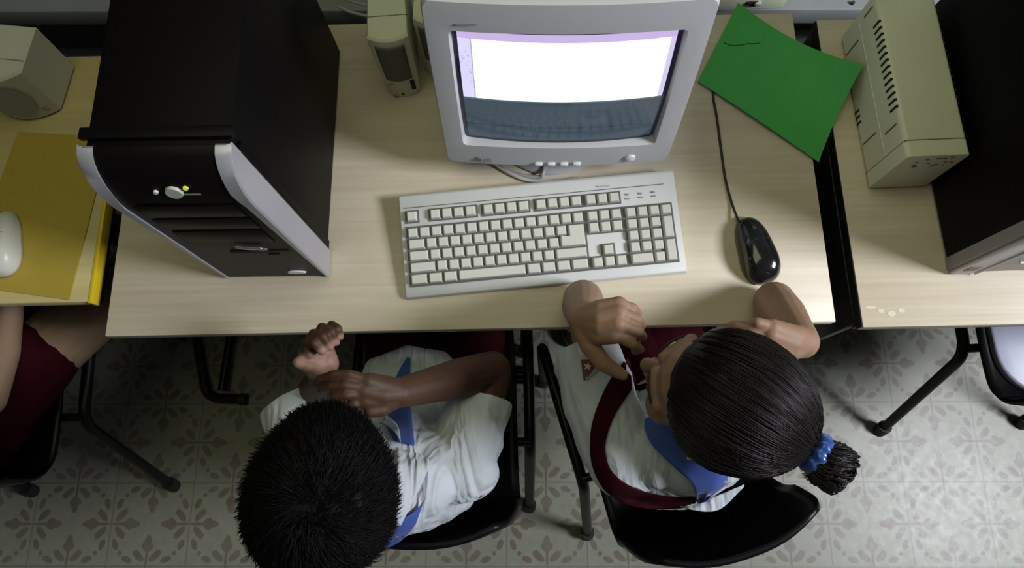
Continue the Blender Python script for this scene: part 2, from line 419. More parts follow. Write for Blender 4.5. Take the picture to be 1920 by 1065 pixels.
def drape(name, A, B, bvh, m, parent, org, off=.004, thick=.002, nu=26, nv=8, zfall=.75, crease=0, curve=True, smooth_it=2):
    """a cloth panel lying on a body: A and B are its two long edges as seen from the camera; every point is laid on the surface."""
    if curve:
        A = [tuple(p) for p in catmull([(a[0], a[1], 0) for a in A], 6)]; B = [tuple(p) for p in catmull([(b[0], b[1], 0) for b in B], 6)]
    A = resample(A, nu); B = resample(B, nu)
    T = [[None]*(nv+1) for _ in range(nu)]
    for i in range(nu):
        for j in range(nv+1):
            q = A[i].lerp(B[i], j/nv); d = ray(q.x, q.y).normalized(); h = bvh.ray_cast(CAM, d)
            T[i][j] = (d, h[3] if h[0] is not None else None)
    ds = [t for r in T for _, t in r if t is not None]
    D = [[(t if t is not None else (zfall-CAM.z)/d.z) for d, t in r] for r in T]
    for _ in range(smooth_it):
        E = [r[:] for r in D]
        for i in range(nu):
            for j in range(nv+1):
                nb = [E[a][b] for a, b in ((i-1, j), (i+1, j), (i, j-1), (i, j+1)) if 0 <= a < nu and 0 <= b <= nv]
                D[i][j] = min(E[i][j], .5*E[i][j]+.5*sum(nb)/len(nb))
    vs, fs = [], []; O = V(org); W = nv+1
    for layer in (off+thick, off):
        for i in range(nu):
            for j in range(W):
                c = crease*math.sin(j*2.1+i*.15) if crease else 0
                vs.append(CAM+T[i][j][0]*(D[i][j]-layer-c)-O)
    N = nu*W
    for i in range(nu-1):
        for j in range(nv):
            a = i*W+j; fs.append((a, a+1, a+W+1, a+W)); fs.append((N+a, N+a+W, N+a+W+1, N+a+1))
    for i in range(nu-1):
        for j in (0, nv):
            a = i*W+j; fs.append((a, a+W, N+a+W, N+a))
    for j in range(nv):
        for i in (0, nu-1):
            a = i*W+j; fs.append((a, a+1, N+a+1, N+a))
    bm = bmesh.new(); bv = [bm.verts.new(v) for v in vs]
    for f in fs:
        try: bm.faces.new([bv[k] for k in f])
        except ValueError: pass
    o = from_bm(name, bm, m, parent, True); return o

# ================================================================== the setting
def struct(o): o['kind'] = 'structure'; return o
GA = -.0157
fl = from_data('floor', [(-6, -6, 0), (6, -6, 0), (6, 6, 0), (-6, 6, 0)], [(0, 1, 2, 3)], M['floor'])
fl.location = (-.5793, -.2347, 0); fl.rotation_euler = (0, 0, GA); struct(fl)
struct(box('wall_back', (.7, 1.02, 1.3), (7.0, .12, 2.6), M['wall'], bev=0))
led = box('trim_1', (.7, .874, .515), (7.0, .25, .05), M['ledge'], bev=.006); led.rotation_euler.z = -.027; led.location = (0, 0, 0); struct(led)
struct(box('baseboard_back', (.7, .945, .06), (7.0, .03, .12), M['plaster'], bev=.003))

# ================================================================== desks
def desk(name, label, x0, x1, y0, y1, wood, edge=None, legs=(.1, .9), skew=0, group='computer desks in a row'):
    t = thing(name, label, 'desk', ((x0+x1)/2, (y0+y1)/2, 0), 0, group)
    w, d = x1-x0, y1-y0
    box('desk_top', (0, 0, H-.010), (w, d, .020), wood, t, .0015)
    box('underside_panel', (0, .003, H-.032), (w-.004, d-.006, .022), M['black_metal'], t, .001)
    if edge:
        box('edge_band', (w/2+.0035, 0, H-.0105), (.007, d+.004, .022), edge, t, .001)
    for lx in legs:
        X_ = -w/2+lx
        box('leg', (X_, .10, .36), (.045, .06, H-.045-.04), M['black_metal'], t, .004)
        box('leg_foot', (X_, .08, .02), (.05, d*.62, .036), M['black_metal'], t, .006)
    box('crossbar', (0, .12, .52), (abs(legs[1]-legs[0]), .03, .08), M['black_metal'], t, .003).location.x = -w/2+(legs[0]+legs[1])/2
    return t
mid = desk('computer_desk', 'beige wood desk in the middle with the glowing monitor and white keyboard on it', .0, 1.1624, 0, .5640, M['desk'], legs=(.22, 1.03))
rgt = desk('computer_desk', 'beige wood desk at right carrying the yellowed vented box', 1.2035, 2.36, -.010, .548, M['desk'], legs=(.22, .95))
lft = desk('computer_desk', 'yellowish desk at left with bright yellow edge band and the yellow folder on it', -1.18, -.036, .0575, .511, M['desk_yellow'], M['yellow_edge'], legs=(.2, .82))
# dark steel side frames of the middle and right desks, seen in the gap between them
lo = lambda t, p: V(p)-t.location
box('side_frame', lo(mid, (1.150, .30, .64)), (.018, .50, .12), M['black_metal'], mid, .003)
box('edge_band', lo(rgt, (1.2028, .269, H-.0108)), (.0016, .556, .0195), M['black_metal'], rgt, 0)
box('side_frame', lo(rgt, (1.208, .27, .64)), (.014, .54, .15), M['black_metal'], rgt, .003)
# bent tube foot of the left desk on the floor
c_ = lft.location
tube('foot_tube', [p-c_ for p in bent([(-.222, .21, .02), (-.160, -.028, .02), (-.062, -.033, .02)], .035)], .0125, M['black_metal'], lft, 0)
tube('foot_tube', [p-c_ for p in bent([(-.104, .21, .026), (-.118, -.01, .026)], .03)], .0115, M['black_metal'], lft, 0)
tube('foot_cap', [V((-.072, -.0325, .02))-c_, V((-.056, -.0335, .02))-c_], .015, M['rubber'], lft, 0)
# faint yellow glue patch on the front of the right desk
stn = mat('yellow_glue_mark', (.62, .555, .40), .45)
for a, b, c, d in ((1632, 576, 22, 6), (1652, 583, 14, 8), (1672, 588, 16, 12), (1690, 582, 14, 9)):
    p = at(a, b, H+.0004); bm = bmesh.new(); bmesh.ops.create_circle(bm, cap_ends=True, segments=14, radius=1)
    bmesh.ops.scale(bm, vec=(c*.0004, d*.0004, 1), verts=bm.verts); o = from_bm('glue_mark', bm, stn, rgt); o.location = p-rgt.location

# ================================================================== chairs
def chair(label, x, y, rz, sheen_mat=None, k=.88):
    """origin on the floor under the seat centre; the sitter faces +y."""
    t = thing('school_chair', label, 'chair', (x, y, 0), rz, 'black school chairs')
    # shell: one curved sheet, seat then backrest
    prof = [(.19, .405, .155), (.175, .425, .165), (.10, .428, .172), (0, .418, .175), (-.09, .418, .178), (-.145, .432, .182), (-.175, .475, .184), (-.192, .54, .182), (-.203, .61, .176), (-.210, .665, .166), (-.213, .694, .150), (-.214, .703, .138)]
    P = catmull([(a, b, c) for a, b, c in prof], 4); nx = 16; vs = []; fs = []
    for layer in (0, 1):
        for i, p in enumerate(P):
            tg = (P[min(i+1, len(P)-1)]-P[max(i-1, 0)]); n = V((-tg.y, tg.x, 0)).normalized()   # normal in the (y, z) plane
            for j in range(nx+1):
                s = -1+2*j/nx; hw = p.z
                curl = .022*abs(s)**3*(1 if p.y < .5 else 1)
                dz = curl*(1-max(0, min(1, (p.y-.45)/.1))); dy = .03*abs(s)**2.5*max(0, min(1, (p.y-.44)/.12))
                o = layer*.010
                vs.append((hw*k*s, p.x+dy+n.x*o*-1, p.y+dz-abs(n.y)*o))
    W = nx+1; N = len(P)*W
    for i in range(len(P)-1):
        for j in range(nx):
            a = i*W+j; fs.append((a, a+1, a+W+1, a+W)); fs.append((N+a, N+a+W, N+a+W+1, N+a+1))
    for i in range(len(P)-1):
        for j in (0, nx):
            a = i*W+j; fs.append((a, a+W, N+a+W, N+a))
    for j in range(nx):
        for i in (0, len(P)-1):
            a = i*W+j; fs.append((a, a+1, N+a+1, N+a))
    bm = bmesh.new(); bv = [bm.verts.new(v) for v in vs]
    for f in fs: bm.faces.new([bv[k] for k in f])
    from_bm('seat_shell', bm, M['black_plastic'], t, True)
    if sheen_mat:  # pale slab on the shell: reflected window light put in as colour
        q = prism('seat_sheen', rrect(.30, .30, .09, 8, 0, .0), 'z', .424, .4445, sheen_mat, t, .006, 3); q['label'] = 'painted grey lilac window sheen on the seat'
    for s in (-1, 1):
        st_ = tube('side_tube', bent([(s*.169, .20, .0), (s*.173, .235, .395), (s*.177, .10, .400), (s*.180, -.055, .400), (s*.181, -.19, .012)], .04), .0115, M['black_metal'], t, 0)
        tube('seat_bracket', [V((s*.180, -.045, .400)), V((s*.140, -.045, .405))], .009, M['black_metal'], t, 0)
        tube('seat_bracket', [V((s*.177, .10, .400)), V((s*.140, .10, .402))], .009, M['black_metal'], t, 0)
        tube('foot_cap', [V((s*.181, -.183, .034)), V((s*.1815, -.192, .0))], .0165, M['rubber'], st_, 0)
        tube('foot_cap', [V((s*.169, .2025, .03)), V((s*.169, .199, .0))], .0165, M['rubber'], st_, 0)
    tube('crossbar', [V((-.181, .08, .398)), V((.181, .08, .398))], .009, M['black_metal'], t, 0)
    return t
chair('black plastic chair under the boy with short black hair', .500, -.118, -.02)
chair('black plastic chair turned slightly left under the girl with the ponytail', .940, -.146, .285)
chair('black chair at far left under the child whose knee shows beside the yellow edged desk', -.415, -.060, .02)
chair('empty black chair with painted grey lilac sheen on its seat at the right desk', 1.755, .055, .03, M['seat_sheen'], .97)

# ================================================================== computer towers
def bezel_profile(d, h, r=.07):
    out = [(0, 0.004)]
    for k in range(9):
        a = PI/2*k/8; out.append((d*.98*(1-math.cos(a)), h-r*1.15+r*1.15*math.sin(a)))
    out += [(d, h), (d, 0.004)]; return out
t1 = thing('computer_tower', 'tall black computer tower with silver trims on the middle desk left of the monitor', 'computer', (.2720, .0925, H), -.0076, 'black computer towers')
w, d, h = .1669, .4142, .3963
box('case', (0, .040+(d-.040)/2, .004+(h-.012)/2), (w-.008, d-.040, h-.012), M['case_black'], t1, .003)
prof = bezel_profile(.040, h-.002)
prism('front_bezel', prof, 'x', -w/2+.003, w/2-.003, M['bezel_black'], t1, .0015)
for s in (-1, 1):
    a, b = sorted((s*(w/2-.016), s*(w/2+.001)))
    vs, fs = [], []; pr = [(p[0]-.0022 if p[0] < .039 else p[0], p[1]) for p in prof]; n_ = len(pr)
    for p in pr:                                                   # front of the trim narrows from the crown downwards
        inn_ = .0035+.0135*max(0, min(1, (p[1]-.27)/.075)); vs += [(s*(w/2-inn_), *p), (s*(w/2-.0012), *p), (s*(w/2+.001), p[0]+.0022, p[1])]
    for k in range(n_):
        q = (k+1) % n_
        for e in (0, 1): fs.append((3*k+e, 3*k+e+1, 3*q+e+1, 3*q+e))
    fs += [tuple(3*k+2 for k in range(n_)), tuple(3*k for k in range(n_))]
    bm = bmesh.new(); bv = [bm.verts.new(v) for v in vs]
    for f in fs: bm.faces.new([bv[k] for k in f])
    tr = sharp(from_bm('side_trim', bm, M['silver'], t1), 40); tr['label'] = 'silver trim strip'
    box('side_lip', (s*(w/2-.001), .048, h/2-.006), (.004, .016, h-.04), M['case_black'], t1, .001)
box('top_ledge', (0, .055, h-.004), (w+.002, .014, .008), M['bezel_black'], t1, .002)
def fr(z): # bezel front y at height z
    r = .07; zz = z-(h-.002-r*1.15)
    return 0 if zz <= 0 else .0392*(1-math.sqrt(max(0, 1-(zz/(r*1.15))**2)))
def disc(name, x, z, r, m, par, th=.003, sx=1, sz=1, n=24):
    bm = bmesh.new(); bmesh.ops.create_cone(bm, cap_ends=True, segments=n, radius1=r, radius2=r*.86, depth=th)
    y = fr(z); sl = (fr(z+.004)-fr(z-.004))/.008
    bmesh.ops.rotate(bm, cent=(0, 0, 0), matrix=Matrix.Rotation(PI/2, 3, 'X'), verts=bm.verts)
    bmesh.ops.scale(bm, vec=(sx, 1, sz), verts=bm.verts)
    bmesh.ops.rotate(bm, cent=(0, 0, 0), matrix=Matrix.Rotation(-math.atan(sl), 3, 'X'), verts=bm.verts)
    o = sharp(from_bm(name, bm, m, par)); o.location = (x, y-.0008, z); return o
pb = disc('power_button', .004, h-.047, .0105, M['button_grey'], t1, .005); pb['label'] = 'round pale power button'
disc('indicator_light', -.0165, h-.046, .0030, M['monitor_light'], t1)
dl = disc('indicator_light', .020, h-.040, .0032, M['led_green'], t1); dl['label'] = 'small lit yellow green light'
bm = bmesh.new(); bm_box(bm, (0, 0, 0), (.022, .0015, .0022)); o = from_bm('light_print', bm, M['print_grey'], t1); o.location = (.021, fr(h-.052)-.0004, h-.052)
for z in (.305, .262):                                            # drive bay doors
    box('drive_door', (0, -.0012, z-.005), (.122, .0012, .037), M['bezel_black'], t1, .001)
box('drive_door', (0, -.001, .205), (.118, .0010, .05), M['bezel_black'], t1, .001)
bm = bmesh.new()
for px, pz, sx, sz, an in ((0, 0, .019, .0055, .15), (-.012, .004, .009, .004, .5), (.013, -.003, .011, .0035, .3)):
    r = bmesh.ops.create_uvsphere(bm, u_segments=14, v_segments=8, radius=1)['verts']
    bmesh.ops.scale(bm, vec=(sx, .002, sz), verts=r); bmesh.ops.rotate(bm, cent=(0, 0, 0), matrix=Matrix.Rotation(an, 3, 'Y'), verts=r); bmesh.ops.translate(bm, vec=(px, 0, pz), verts=r)
e = from_bm('emblem', bm, M['chrome'], t1, True); e.location = (.018, -.0035, .163); e['label'] = 'small silver winged emblem'
box('disk_slot', (.022, -.0008, .138), (.085, .002, .006), M['slot'], t1, .0005)
box('disk_button', (.040, -.0015, .131), (.016, .003, .004), M['bezel_black'], t1, .001)
lb = disc('oval_label', .040, .030, .0095, M['monitor_light'], t1, .003, 1.7, .75); lb['label'] = 'pale oval label'
for sx in (-1, 1):
    for yy in (.07, .36): box('foot', (sx*.06, yy, .003), (.025, .03, .006), M['rubber'], t1, .001)
t2 = thing('computer_tower', 'black computer tower with grey front at the right edge, beside the yellowed vented box', 'computer', (1.4385, .0770, H), .012, 'black computer towers')
w2 = .178
box('case', (0, .022+.20, .004+.198), (w2, .40, .394), M['case_black'], t2, .003)
prism('front_bezel', [(-w2/2, .024), (-w2/2, .005), (-w2/2+.006, 0), (w2/2-.006, 0), (w2/2, .005), (w2/2, .024)], 'z', .002, .398, M['silver_dark'], t2, .001)
s_ = box('side_trim', (-w2/2+.0195, -.001, .20), (.037, .006, .394), M['silver'], t2, .002); s_['label'] = 'silver trim strip'
s_ = box('side_trim', (w2/2-.0195, -.001, .20), (.037, .006, .394), M['silver'], t2, .002); s_['label'] = 'silver trim strip'
box('trim_line', (-w2/2+.0405, -.003, .20), (.003, .006, .39), M['monitor_light'], t2, .001)
st = box('sticker', (-w2/2+.018, -.0042, .035), (.017, .001, .020), mat('dark_olive_sticker', (.06, .075, .04), .4), t2, 0); st['label'] = 'small dark olive square sticker'
box('front_groove', (.02, -.001, .052), (.06, .004, .004), M['monitor_light'], t2, .001)
disc2 = lathe('power_button', [(.0, .0), (.009, .0), (.008, .004), (0, .005)], M['button_grey'], t2, 20); disc2.rotation_euler = (PI/2, 0, 0); disc2.location = (.02, -.001, .33)

# ================================================================== yellowed power supply box
u = thing('power_supply_box', 'yellowed beige vented power box on the right desk against the black tower', 'power supply', (1.2915, .2235, H), .02)
uw, ud, uh = .0935, .285, .1235
for (y0, y1, nm) in ((0.0275, ud, 'case'), (0, .0262, 'front_cap')):
    b_ = prism(nm, rrect(uw if nm == 'case' else uw+.001, uh-.003, .007, 5, 0, uh/2+.0015), 'y', y0, y1, M['ups'], u, .0015)
box('cap_seam', (0, .0270, uh/2), (uw-.003, .0016, uh-.004), M['grime'], u, 0)
for s in (-1, 1):
    for k in range(16):                                            # vent slots on each shoulder
        y = .085+k*.0115
        if s < 0 and k > 13: continue
        box('vent_slot', (s*(uw/2-.0005), y, uh-.011), (.0035, .0036, .019), M['slot'], u, .0003)
    for (y, z0, z1) in ((.060, uh-.045, uh-.012), (.075, .012, .055), (.245, .012, .055), (.268, uh-.04, uh-.012)):
        box('side_groove', (s*(uw/2), y, (z0+z1)/2), (.0012, .0026, z1-z0), M['grime'], u, 0)
    for k in range(3): box('vent_slot', (s*(uw/2), .115+k*.0105, .012), (.0014, .004, .014), M['slot'], u, 0)
    box('side_step', (s*(uw/2+.0003), .15, .066), (.0012, .24, .003), M['ups'], u, .0004)
random.seed(3)
for k in range(16):
    box('scuff', (random.uniform(-.04, .035), -.0006, random.uniform(.085, .117)), (random.uniform(.002, .008), .0008, random.uniform(.0006, .0016)), M['grime'], u, 0)
for sx in (-1, 1):
    for yy in (.03, .25): box('foot', (sx*.033, yy, .001), (.018, .018, .003), M['rubber'], u, 0)

# ================================================================== speakers beside the monitor
def slim_speaker(label, loc, rz, w, d, h, controls):
    t = thing('desktop_speaker', label, 'speaker', loc, rz, 'slim beige speakers by the monitor')
    n = 8
    def outl(w_, bulge): # plan outline, front (y=0) bowed
        o = [(-w_/2+w_*k/n, -bulge*(1-(2*k/n-1)**2)) for k in range(n+1)]
        return o+[(w_/2*.90, d), (-w_/2*.90, d)]
    bm = bmesh.new(); rings = []
    for z, ws, dy in ((0, .86, 0), (.02, .90, 0), (h*.5, .96, .0), (h-.012, 1.0, .0), (h-.003, .985, .002), (h, .93, .006)):
        rings.append([bm.verts.new((p[0]*ws, p[1]*(1 if p[1] < d*.5 else 1)+dy*(1 if p[1] < d*.5 else -1), z)) for p in outl(w, .010)])
    m_ = len(rings[0])
    for i in range(len(rings)-1):
        for k in range(m_): bm.faces.new((rings[i][k], rings[i][(k+1) % m_], rings[i+1][(k+1) % m_], rings[i+1][k]))
    bm.faces.new(rings[0][::-1]); bm.faces.new(rings[-1])
    sharp(from_bm('housing', bm, M['beige'], t), 35)
    # grille follows the bowed front
    vs, fs = [], []
    for j in range(11):
        z = h*.33+(h*.91-h*.33)*j/10; ws = .90+.10*z/h
        for k in range(9):
            s = -1+2*k/8; x = s*w*.36*ws; y = -.010*(1-(2*x/(w*ws))**2)-.0018; vs.append((x, y, z))
    for j in range(10):
        for k in range(8): a = j*9+k; fs.append((a, a+1, a+10, a+9))
    nn = len(vs); vs += [(x, y+.003, z) for x, y, z in vs]; fs += [tuple(nn+i for i in f[::-1]) for f in fs]
    b0 = [k for k in range(8)]; 
    for k in range(8): fs.append((k+1, k, nn+k, nn+k+1)); a = 90+k; fs.append((a, a+1, nn+a+1, nn+a))
    for j in range(10): a = j*9; fs.append((a, a+9, nn+a+9, nn+a)); a += 8; fs.append((a+9, a, nn+a, nn+a+9))
    g = from_data('grille', vs, fs, M['beige_dark'], t, True); g['label'] = 'dark speaker grille'
    box('seam', (0, d*.30, h-.0004), (w*.985, .0012, .0016), M['grime'], t, 0)
    if controls:
        box('control_slot', (w*.30, -.0062, h*.20), (.0075, .004, h*.17), M['slot'], t, .001)
        k1 = lathe('volume_knob', [(0, 0), (.0055, 0), (.005, .005), (0, .006)], M['button_grey'], t, 18); k1.rotation_euler = (PI/2, 0, 0); k1.location = (-w*.22, -.0058, h*.085)
        k2 = box('headphone_jack', (-w*.02, -.0092, h*.06), (.006, .002, .006), M['slot'], t, .001)
        p = box('indicator_print', (-w*.18, -.0074, h*.26), (.010, .002, .003), M['led_red'], t, .0005, Matrix.Rotation(-.3, 3, 'Y')); p['label'] = 'orange red print'
        box('indicator_print', (-w*.30, -.0056, h*.22), (.006, .002, .003), M['led_red'], t, .0005)
    else:
        box('control_slot', (w*.30, -.0062, h*.22), (.006, .004, h*.16), M['slot'], t, .001)
    return t
s1 = slim_speaker('slim beige desktop speaker with knob and orange print, left of the monitor', (.4705, .424, H+.0005), .055, .0645, .125, .158, True)
s2 = slim_speaker('slim beige desktop speaker half hidden behind the monitor edge', (.5290, .462, H+.0005), .0, .045, .11, .150, False)
tube('cord', [(.02, .12, .03), (-.03, .16, .012), (-.10, .19, .01), (-.10, .24, -.03)], .002, M['cable_grey'], s1)
# speaker on the left desk
s3 = thing('desktop_speaker', 'squat pale grey speaker with rounded front on the yellowish left desk', 'speaker', (-.130, .404, H+.0005), -.13)
sw, sd, sh = .125, .085, .108
def ov(z): return 1-.06*(1-z/sh)
bm = bmesh.new(); rings = []
for z in (0, .004, sh*.5, sh-.004, sh):
    ins = .004 if z in (0, sh) else 0
    o = [(-sw+ins, sd-ins), (-sw+ins, .0+ins)] + [(-sw+sw*k/10, -.026*(1-(2*k/10-1)**2)+ins) for k in range(1, 10)] + [(-ins, ins), (-ins, sd-ins)]
    rings.append([bm.verts.new((x, y+.008*(z/sh), z)) for x, y in o])
k_ = len(rings[0])
for i in range(len(rings)-1):
    for k in range(k_): bm.faces.new((rings[i][k], rings[i][(k+1) % k_], rings[i+1][(k+1) % k_], rings[i+1][k]))
bm.faces.new(rings[0][::-1]); bm.faces.new(rings[-1])
M['speaker_grey'] = mat('pale_grey_speaker_plastic', (.58, .60, .53), .5, noise_amt=.05)
sharp(from_bm('housing', bm, M['speaker_grey'], s3), 30)
vs = []; fs = []
for j in range(9):
    for k in range(13):
        s = -1+2*k/12; z = sh*.5+sh*.36*(-1+2*j/8)*math.sqrt(max(0, 1-abs(s)**4)); x = -sw/2+s*sw*.40; y = -.026*(1-(2*(x+sw)/sw-1)**2)+.008*z/sh-.003
        vs.append((x, y, z))
for j in range(8):
    for k in range(12): a = j*13+k; fs.append((a, a+1, a+14, a+13))
nn = len(vs); vs += [(x, y+.004, z) for x, y, z in vs]; fs += [tuple(nn+i for i in f[::-1]) for f in fs]
from_data('grille', vs, fs, mat('grey_grille', (.33, .345, .32), .6, bump=(900, .5, .001)), s3, True)
box('seam', (-sw/2, .028, sh-.0004), (sw*.98, .0012, .0016), M['grime'], s3, 0)
box('accent_mark', (-.016, -.010, .022), (.018, .002, .004), mat('green_grey_mark', (.12, .17, .14), .4), s3, .0005, Matrix.Rotation(.25, 3, 'Y'))
tube('cord', [(-.115, .084, .05), (-.125, .13, .09), (-.13, .19, .06), (-.14, .26, -.05)], .0035, M['cable_grey'], s3)

# ================================================================== monitor
mo = thing('crt_monitor', 'pale grey tube monitor with a bright white screen in the middle of the desk', 'monitor', (.7285, .2570, H), -.022)
TL = math.radians(-9.0)                                           # bezel leans back
MW, MH, MB = .350, .331, .0615
RT = Matrix.Rotation(TL, 4, 'X')
piv = bpy.data.objects.new('head', None)
def mloc(p): return (RT@V(p))+V((0, 0, MB))
def mtrans(o):
    o.data.transform(Matrix.Translation((0, 0, MB))@RT); return o
# bezel with a hole, front face slightly bowed
SWd, SHt = .291, .233; sc = .1695                                   # screen opening and centre height
def bowed(x, z): return -.010*(1-(2*x/MW)**2)-.006*(1-(2*(z-MH/2)/MH)**2)
out = rrect(MW, MH, .013, 5, 0, MH/2); inn = rrect(SWd, SHt, .006, 5, 0, sc)
def dens(o, n=6):
    r = []
    for i in range(len(o)):
        a, b = o[i], o[(i+1) % len(o)]; L = math.dist(a, b); q = max(1, int(L/.03))
        for k in range(q): r.append((a[0]+(b[0]-a[0])*k/q, a[1]+(b[1]-a[1])*k/q))
    return r
# parametrise both loops by angle for a clean ring
def ring(o, n=96):
    cx, cy = 0, sc; res = []
    for k in range(n):
        a = 2*PI*(k+.5)/n; dx, dy = math.cos(a), math.sin(a); best = None
        for i in range(len(o)):
            p, q = o[i], o[(i+1) % len(o)]; ex, ey = q[0]-p[0], q[1]-p[1]; det = dx*(-ey)+dy*ex
            if abs(det) < 1e-12: continue
            tt = ((p[0]-cx)*(-ey)+(p[1]-cy)*ex)/det; ss = (dx*(p[1]-cy)-dy*(p[0]-cx))/det
            if tt > 0 and -1e-6 <= ss <= 1+1e-6 and (best is None or tt > best): best = tt
        res.append((cx+dx*best, cy+dy*best))
    return res
# add exact corners by using many samples
NR = 240
ro, ri = ring(out, NR), ring(inn, NR)
vs, fs = [], []
def addring(pts, yf): 
    b = len(vs); vs.extend([(p[0], yf(p), p[1]) for p in pts]); return b
def scl(r, sx, sz): return [(p[0]*sx, MH/2+(p[1]-MH/2)*sz) for p in r]
rings = [addring(scl(ro, .975, .975), lambda p: .060), addring(ro, lambda p: .052), addring(ro, lambda p: bowed(*p)+.006), addring(scl(ro, .988, .986), lambda p: bowed(*p)+.0005),
         addring([(a[0]*.45+b[0]*.55, a[1]*.45+b[1]*.55) for a, b in zip(ro, ri)], lambda p: bowed(*p)), addring(ri, lambda p: bowed(*p)+.001),
         addring([(p[0]*.985, sc+(p[1]-sc)*.980) for p in ri], lambda p: bowed(*p)+.007), addring([(p[0]*.975, sc+(p[1]-sc)*.965) for p in ri], lambda p: .014)]
for a, b in zip(rings, rings[1:]):
    for k in range(NR): fs.append((a+k, a+(k+1) % NR, b+(k+1) % NR, b+k))
bz = mtrans(from_data('front_bezel', vs, fs, M['monitor'], mo)); sharp(bz, 35)
# glass tube face, spherical bulge, with a dark border behind it
vs, fs = [], []; nx, nz = 24, 18
for j in range(nz+1):
    for i in range(nx+1):
        x = -.147+.294*i/nx; z = -.118+.236*j/nz; vs.append((x, .020*((x/.1445)**2*.62+(z/.1135)**2*.38), z))
for j in range(nz):
    for i in range(nx): a = j*(nx+1)+i; fs.append((a, a+1, a+nx+2, a+nx+1))
scn = from_data('screen', vs, fs, M['screen'], mo, True); scn['label'] = 'lit screen, white above a dark blue band'
scn.location = mloc((0, -.0115, sc)); scn.rotation_euler = (TL, 0, 0)
# back housing tapering to the neck
bm = bmesh.new(); RR = []
for y, sx, z0, z1, r in ((.050, .336, .006, .325, .015), (.14, .334, .008, .321, .02), (.20, .315, .022, .294, .03), (.30, .255, .045, .262, .04), (.36, .215, .06, .24, .04), (.375, .19, .07, .225, .04)):
    RR.append([bm.verts.new((p[0], y, p[1])) for p in rrect(sx, z1-z0, r, 6, 0, (z0+z1)/2)])
for a, b in zip(RR, RR[1:]):
    for k in range(len(a)): bm.faces.new((a[k], a[(k+1) % len(a)], b[(k+1) % len(a)], b[k]))
bm.faces.new(RR[0][::-1]); bm.faces.new(RR[-1])
sharp(mtrans(from_bm('back_housing', bm, M['monitor'], mo)), 40)
for k in range(10):
    mtrans(box('vent_slot', (0, .075+k*.006, .3232-.0002*k), (.20, .003, .003), M['slot'], mo, 0))
# bottom controls
for k, x in enumerate((-.030, -.010, .010, .030)):
    b_ = mtrans(box('control_button', (x, bowed(x, .012)-.0015, .011), (.0125, .006, .0065), M['monitor_light'], mo, .002))
pw = lathe('power_button', [(0, 0), (.0085, 0), (.0078, .004), (.004, .0058), (0, .006)], M['monitor_light'], mo, 24)
pw.data.transform(Matrix.Translation((.112, bowed(.112, .021)+.001, .021))@Matrix.Rotation(PI/2, 4, 'X')); mtrans(pw)
def text(name, s, size, m, par, loc, rot, ext=.0003):
    c = bpy.data.curves.new(name, 'FONT'); c.body = s; c.size = size; c.extrude = ext; c.align_x = 'CENTER'; c.align_y = 'CENTER'
    o = bpy.data.objects.new(name, c); COL.objects.link(o); dg = bpy.context.evaluated_depsgraph_get(); dg.update()
    me = bpy.data.meshes.new_from_object(o.evaluated_get(dg)); COL.objects.unlink(o); bpy.data.objects.remove(o); me.materials.clear(); me.materials.append(m)
    q = bpy.data.objects.new(name, me); link(q, par); q.location = loc; q.rotation_euler = rot; return q
bm = bmesh.new(); bmesh.ops.create_cone(bm, cap_ends=True, segments=28, radius1=.0052, radius2=.0050, depth=.0012)
lg = from_bm('logo_disc', bm, M['print_grey'], mo); lg.location = mloc((-.125, bowed(-.125, .0155)-.0008, .0155)); lg.rotation_euler = (PI/2+TL, 0, 0)
text('logo_lettering', 'LG', .0105, M['print_grey'], mo, mloc((-.110, bowed(-.110, .0155)-.0014, .0155)), (PI/2+TL, 0, 0))
mtrans(box('model_print', (-.122, bowed(-.122, .298)-.0002, .298), (.024, .0006, .003), M['silver_dark'], mo, 0))
# swivel foot
lathe('swivel_base', [(.0, 0), (.112, 0), (.116, .004), (.112, .010), (.085, .022), (.070, .034), (.066, .060), (0, .060)], M['monitor'], mo, 48, (-.004, .118, 0))
bm = bmesh.new(); bmesh.ops.create_uvsphere(bm, u_segments=32, v_segments=16, radius=.10); bmesh.ops.scale(bm, vec=(1, 1, .42), verts=bm.verts)
o = from_bm('swivel_ball', bm, M['monitor'], mo, True); o.location = (-.004, .135, .078)
W2L = mo.matrix_basis.inverted()
def mw(u_, v_, z): return W2L@at(u_, v_, z)
tube('cord', [mw(905, 285, H+.02), mw(935, 312, H+.006), mw(962, 328, H+.004), mw(990, 338, H+.004), mw(1030, 340, H+.004), mw(1062, 338, H+.005), mw(1080, 335, H+.004), mw(1087, 337, H+.004)], .0034, M['cable_white'], mo, 8)
tube('cord', [mw(925, 290, H+.02), mw(950, 318, H+.0045), mw(980, 329, H+.004), mw(1010, 332, H+.006), mw(1018, 325, H+.012), mw(1021, 305, H+.014)], .0034, M['cable_grey'], mo, 8)

